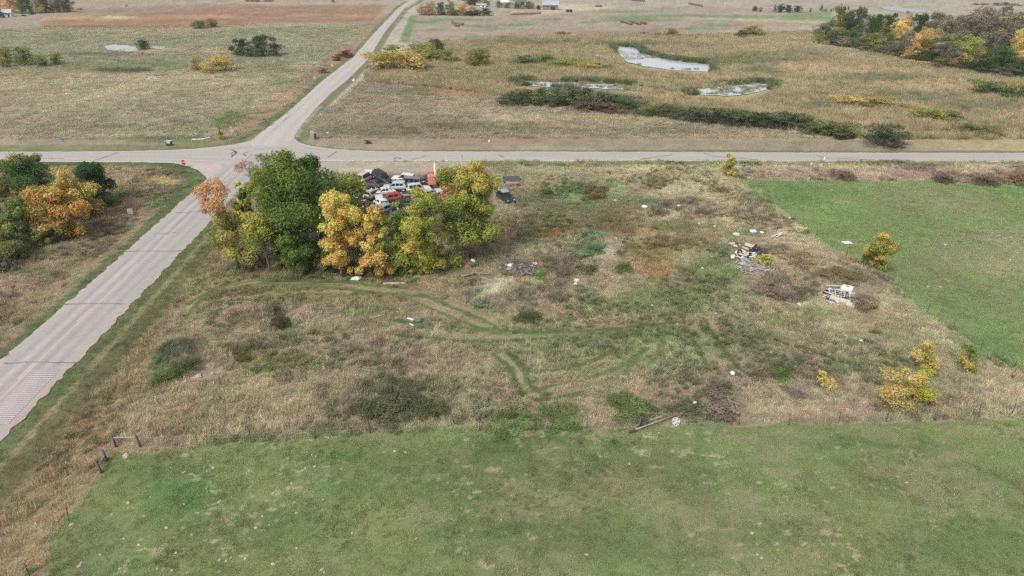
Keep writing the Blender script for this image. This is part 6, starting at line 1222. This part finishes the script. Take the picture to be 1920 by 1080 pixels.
# ------------------------------------------------------------------ stones in the pastures
M['stone'] = noisy('pale_limestone', (186, 178, 160), (150, 142, 124), 3, .95)
stones = []
for s in range(4):
    g_ = np.random.default_rng(300+s); rings = []
    for i in range(5):
        th = math.pi*(i+.5)/5; rings.append([(math.sin(th)*math.cos(a)*(1+.22*g_.normal()), math.sin(th)*math.sin(a)*(.75+.18*g_.normal()), .45*math.cos(th)) for a in [6.283*j/8 for j in range(8)]])
    me = MB().loft(rings).mesh('stone', False); me.materials.append(M['stone']); stones.append(me)
def stone(u, v, s, label, grp):
    k_ = .62 if 'small' in label or 'east' in label else 1.0
    p = P(u, v); o = place('stone', rnd.choice(stones), None, None, p+Vector((0, 0, .1*s)), (0, 0, rnd.uniform(0, 6)), (s*k_*rnd.uniform(.8, 1.2), s*k_*rnd.uniform(.7, 1.1), s*k_*.6)); return tag(o, label, 'stone', grp)
stone(236, 855, .42, 'largest flat pale stone beside the corner brace', None); stone(134, 984, .26, 'pale stone at the foot of the left fence post', None)
STN = []
for (u, v, s) in [(345, 886, .3), (382, 876, .18), (400, 878, .28), (388, 884, .2), (556, 1028, .22), (410, 942, .26), (470, 913, .2), (512, 925, .26), (518, 928, .18), (547, 906, .22), (556, 962, .24), (590, 875, .26), (592, 856, .2), (585, 853, .24), (526, 883, .14), (572, 878, .18), (241, 943, .3), (232, 942, .2), (270, 968, .18), (282, 932, .18), (312, 990, .3), (360, 1003, .24), (330, 1037, .28), (148, 1062, .32), (152, 1056, .24), (260, 1022, .24), (295, 1066, .22), (322, 1070, .26), (480, 990, .34), (492, 968, .2), (512, 1058, .3), (603, 1069, .28), (608, 1073, .22), (460, 1047, .24), (433, 1046, .22), (412, 1050, .2), (424, 1052, .2), (606, 937, .22), (740, 846, .3), (760, 848, .26), (800, 852, .18), (720, 848, .2), (865, 953, .2), (940, 975, .18), (1010, 920, .18), (1180, 870, .2), (1235, 812, .24), (1229, 815, .18), (1410, 1000, .26), (1420, 1040, .24), (1428, 1046, .22), (1700, 905, .22), (1660, 917, .24), (1770, 830, .18), (1860, 858, .2), (1540, 860, .16), (1320, 905, .18), (1100, 1040, .24), (640, 880, .18), (660, 1000, .2), (690, 945, .16), (780, 1010, .2), (840, 905, .16), (552, 942, .18), (540, 860, .2), (505, 985, .16), (210, 965, .2), (240, 952, .16), (305, 975, .2), (300, 950, .16), (232, 1010, .2), (188, 1040, .22), (225, 1066, .22), (370, 925, .16), (345, 945, .18), (372, 962, .16)]:
    STN.append((u, v, s))
ZN = [(270, 'at the left end of the near pasture'), (400, 'below the corner brace in the near pasture'), (560, 'left of the middle of the near pasture'), (1000, 'in the middle of the near pasture'), (9999, 'in the right half of the near pasture')]
STN.sort(); cnt = {}
for (u, v, s) in STN:
    zn = next(z for lim, z in ZN if u < lim); cnt[zn] = cnt.get(zn, -1)+1
    stone(u, v, s, f'small pale stone {zn}, {ORD[cnt[zn]]} from left', 'small pale stones of the near pasture')
EST = []
for (u, v, s) in [(1772, 459, .7), (1740, 538, .45), (1763, 538, .4), (1814, 421, .4), (1872, 442, .5), (1885, 447, .45), (1860, 437, .4), (1895, 446, .5), (1844, 432, .35), (1830, 426, .4), (1905, 440, .4), (1780, 410, .3), (1640, 372, .3), (1684, 386, .3), (1716, 360, .3), (1894, 487, .4), (1900, 482, .35), (1525, 371, .3), (1560, 356, .4), (1672, 342, .5), (1850, 452, .35)]:
    EST.append((u, v, s))
for i, (u, v, s) in enumerate(sorted(EST)): stone(u, v, s, f'pale stone on the east pasture, {ORD[i]} from left', 'pale stones of the east pasture')
for i in range(34):
    u = rnd.uniform(272, 304); v = rnd.uniform(144, 151); stone(u, v, rnd.uniform(.5, .9), 'grey stone of the rock heap in the left meadow', 'rock heap in the left meadow')
for (u, v) in [(148, 80), (155, 83), (162, 81), (140, 84), (182, 78), (186, 84), (170, 86), (182, 90), (332, 125), (322, 126), (408, 88), (393, 106)]:
    stone(u, v, rnd.uniform(.6, 1.0), 'grey stone near the small left pond', 'stones near the small left pond')
for (u, v, s, lb) in [(485, 622, .35, 'pale stone below the brown bank'), (565, 596, .35, 'pale stone right of the burnt hollow'), (372, 705, .5, 'larger pale rock in the pit'), (398, 700, .4, 'smaller pale rock in the pit'), (556, 701, .25, 'white stone right of the pit'), (313, 746, .35, 'flat white stone below the pit')]:
    stone(u, v, s, lb, None)

# ------------------------------------------------------------------ farmstead and hay bales in the distance
M['barnwall'] = noisy('grey_barn_boards', (110, 102, 104), (134, 124, 122), .8, .9); M['tin'] = noisy('tin_roof', (182, 184, 192), (164, 166, 174), .4, .5, .2); M['housewhite'] = noisy('white_siding', (226, 226, 224), (206, 206, 204), 1, .7)
def building(p, L_, W_, hw, hr, wallm, roofm, label, name='barn', cat='barn', yaw=0.0, wins=3, door=(3, 2.4)):
    t = empty(name, p, yaw, label, cat)
    MB().loft([[(x, -W_/2, -.3), (x, W_/2, -.3), (x, W_/2, hw), (x, 0, hr-.12), (x, -W_/2, hw)] for x in (-L_/2, L_/2)]).build('wall', wallm, t)
    rf = MB()
    for s in (-1, 1):
        a, b = Vector((0, s*(W_/2+.4), hw-.3)), Vector((0, 0, hr)); n = Vector((0, s*(hr-hw), W_/2)).normalized()*.14
        rf = MB().loft([[(x, a.y, a.z), (x, b.y, b.z), (x, b.y+n.y*(s if 0 else 1), b.z+n.z), (x, a.y+n.y, a.z+n.z)] for x in (-L_/2-.4, L_/2+.4)]).build('roof', roofm, t)
    MB().box((L_*.18, -W_/2-.03, door[1]/2), (door[0], .1, door[1])).build('door', M['black'], t)
    for k in range(wins):
        w_ = MB().box((-L_*.42+k*L_*.17, -W_/2-.02, hw*.62), (.9, .1, .8)).build('window', M['glass'], t); MB().box((-L_*.42+k*L_*.17, -W_/2-.05, hw*.62-.46), (1.1, .12, .1)).build('sill', M['housewhite'], w_)
    return t
building(P(1032, 18), 11.5, 9, 3.6, 6.4, M['barnwall'], M['tin'], 'grey barn with pale tin roof at the farmstead', yaw=R(-4))
building(P(946, 13), 6, 6, 3.6, 5.6, M['housewhite'], M['housewhite'], 'white farmhouse among the shelter belt', 'farmhouse', 'house', 0, 2, (1, 2))
building(P(975, 9), 9, 7, 2.6, 4.8, M['housewhite'], noisy('dark_shingles', (92, 92, 98), (112, 110, 112), 1, .9), 'low farm shed with dark roof behind the white house', 'shed', 'shed', R(8))
building(P(903, 13), 7, 4, 1.6, 2.4, M['housewhite'], M['tin'], 'long low white shed left of the white house', 'shed', 'shed', 0, 2, (1, 1.2))
building(P(16, 31), 5, 5, 2.6, 4.6, M['housewhite'], M['tin'], 'small white shed below the far corner wood', 'shed', 'shed', R(20), 1, (1, 2))
t = empty('cattle_shed', P(1067, 23), 0, 'small open-sided shed right of the grey barn', 'shed')
MB().box((0, 0, 2.4), (5, 4, .2), Euler((.15, 0, 0))).build('roof', M['tin'], t); MB().box((0, 1.8, 1.2), (4.8, .15, 2.2)).build('wall', M['barnwall'], t)
for x in (-2.2, 0, 2.2): MB().box((x, -1.7, 1.0), (.25, .25, 2.2)).build('post', M['barnwall'], t)
M['hay'] = noisy('weathered_hay', (112, 92, 78), (138, 116, 96), 2, 1, bump=.5)
bale = MB().path([(-.75, 0, 0), (-.7, 0, 0), (-.35, 0, .01), (.35, 0, 0), (.7, 0, -.01), (.75, 0, 0)], [.62, .76, .8, .8, .76, .62], 14).mesh('hay_bale', True); bale.materials.append(M['hay'])
def bales(u0, v0, u1, v1, n, label, grp):
    for k in range(n):
        f = k/max(1, n-1); p = P(u0+(u1-u0)*f, v0+(v1-v0)*f); tag(place('hay_bale', bale, None, None, p+Vector((0, 0, .75)), (0, 0, math.atan2(*(lambda a, b: (b.y-a.y, b.x-a.x))(P(u0, v0), P(u1, v1))) + rnd.uniform(-.1, .1)), (1, 1, 1)), f'{label}, {ORD[k]} from left', 'hay bale', grp)
for k, (a, b, c, d, n, lb) in enumerate([(1165, 41, 1184, 47, 12, 'round hay bale in the left one of three rows on the stubble'), (1183, 41.5, 1200, 47, 11, 'round hay bale in the middle one of three rows on the stubble'), (1202, 43, 1210, 46, 6, 'round hay bale in the short right row on the stubble'), (848, 44, 853, 47, 4, 'round hay bale in the left group near the road'), (855, 50, 859, 50, 3, 'round hay bale in the front group near the road'), (858, 46, 867, 47.5, 5, 'round hay bale in the right group near the road'), (1292, 8, 1316, 13, 9, 'round hay bale in the long row on the far field'), (1186, 1, 1207, 3, 7, 'round hay bale in the row at the top of the picture'), (1118, 13, 1127, 13, 4, 'round hay bale beside the farm track')]):
    bales(a, b, c, d, n, lb, 'rows of round hay bales')
# long plastic silage tube below the farm
o = MB().path([(-11, 0, .9), (-9.5, 0, 1.2), (0, 0, 1.25), (9.5, 0, 1.2), (11, 0, .8)], [.7, 1.2, 1.25, 1.2, .6], 10).build('silage_tube', noisy('silage_wrap', (150, 138, 124), (172, 160, 146), .7, .7), None, True); o.location = P(986, 27); o.rotation_euler = (0, 0, R(14)); tag(o, 'long grey silage tube on the field below the farm', 'silage tube')

# ------------------------------------------------------------------ air
hz = bpy.data.materials.new('autumn_haze'); hz.use_nodes = True; n = hz.node_tree; n.nodes.clear()
pv = n.nodes.new('ShaderNodeVolumePrincipled'); pv.inputs['Color'].default_value = (.97, .975, 1.0, 1); pv.inputs['Density'].default_value = 0.00014; pv.inputs['Anisotropy'].default_value = 0.2
ou = n.nodes.new('ShaderNodeOutputMaterial'); n.links.new(pv.outputs[0], ou.inputs['Volume'])
tag(MB().box((0, 7000, 20), (34000, 14600, 52)).build('haze', hz), 'thin pale autumn haze over the fields', 'haze', kind='stuff')
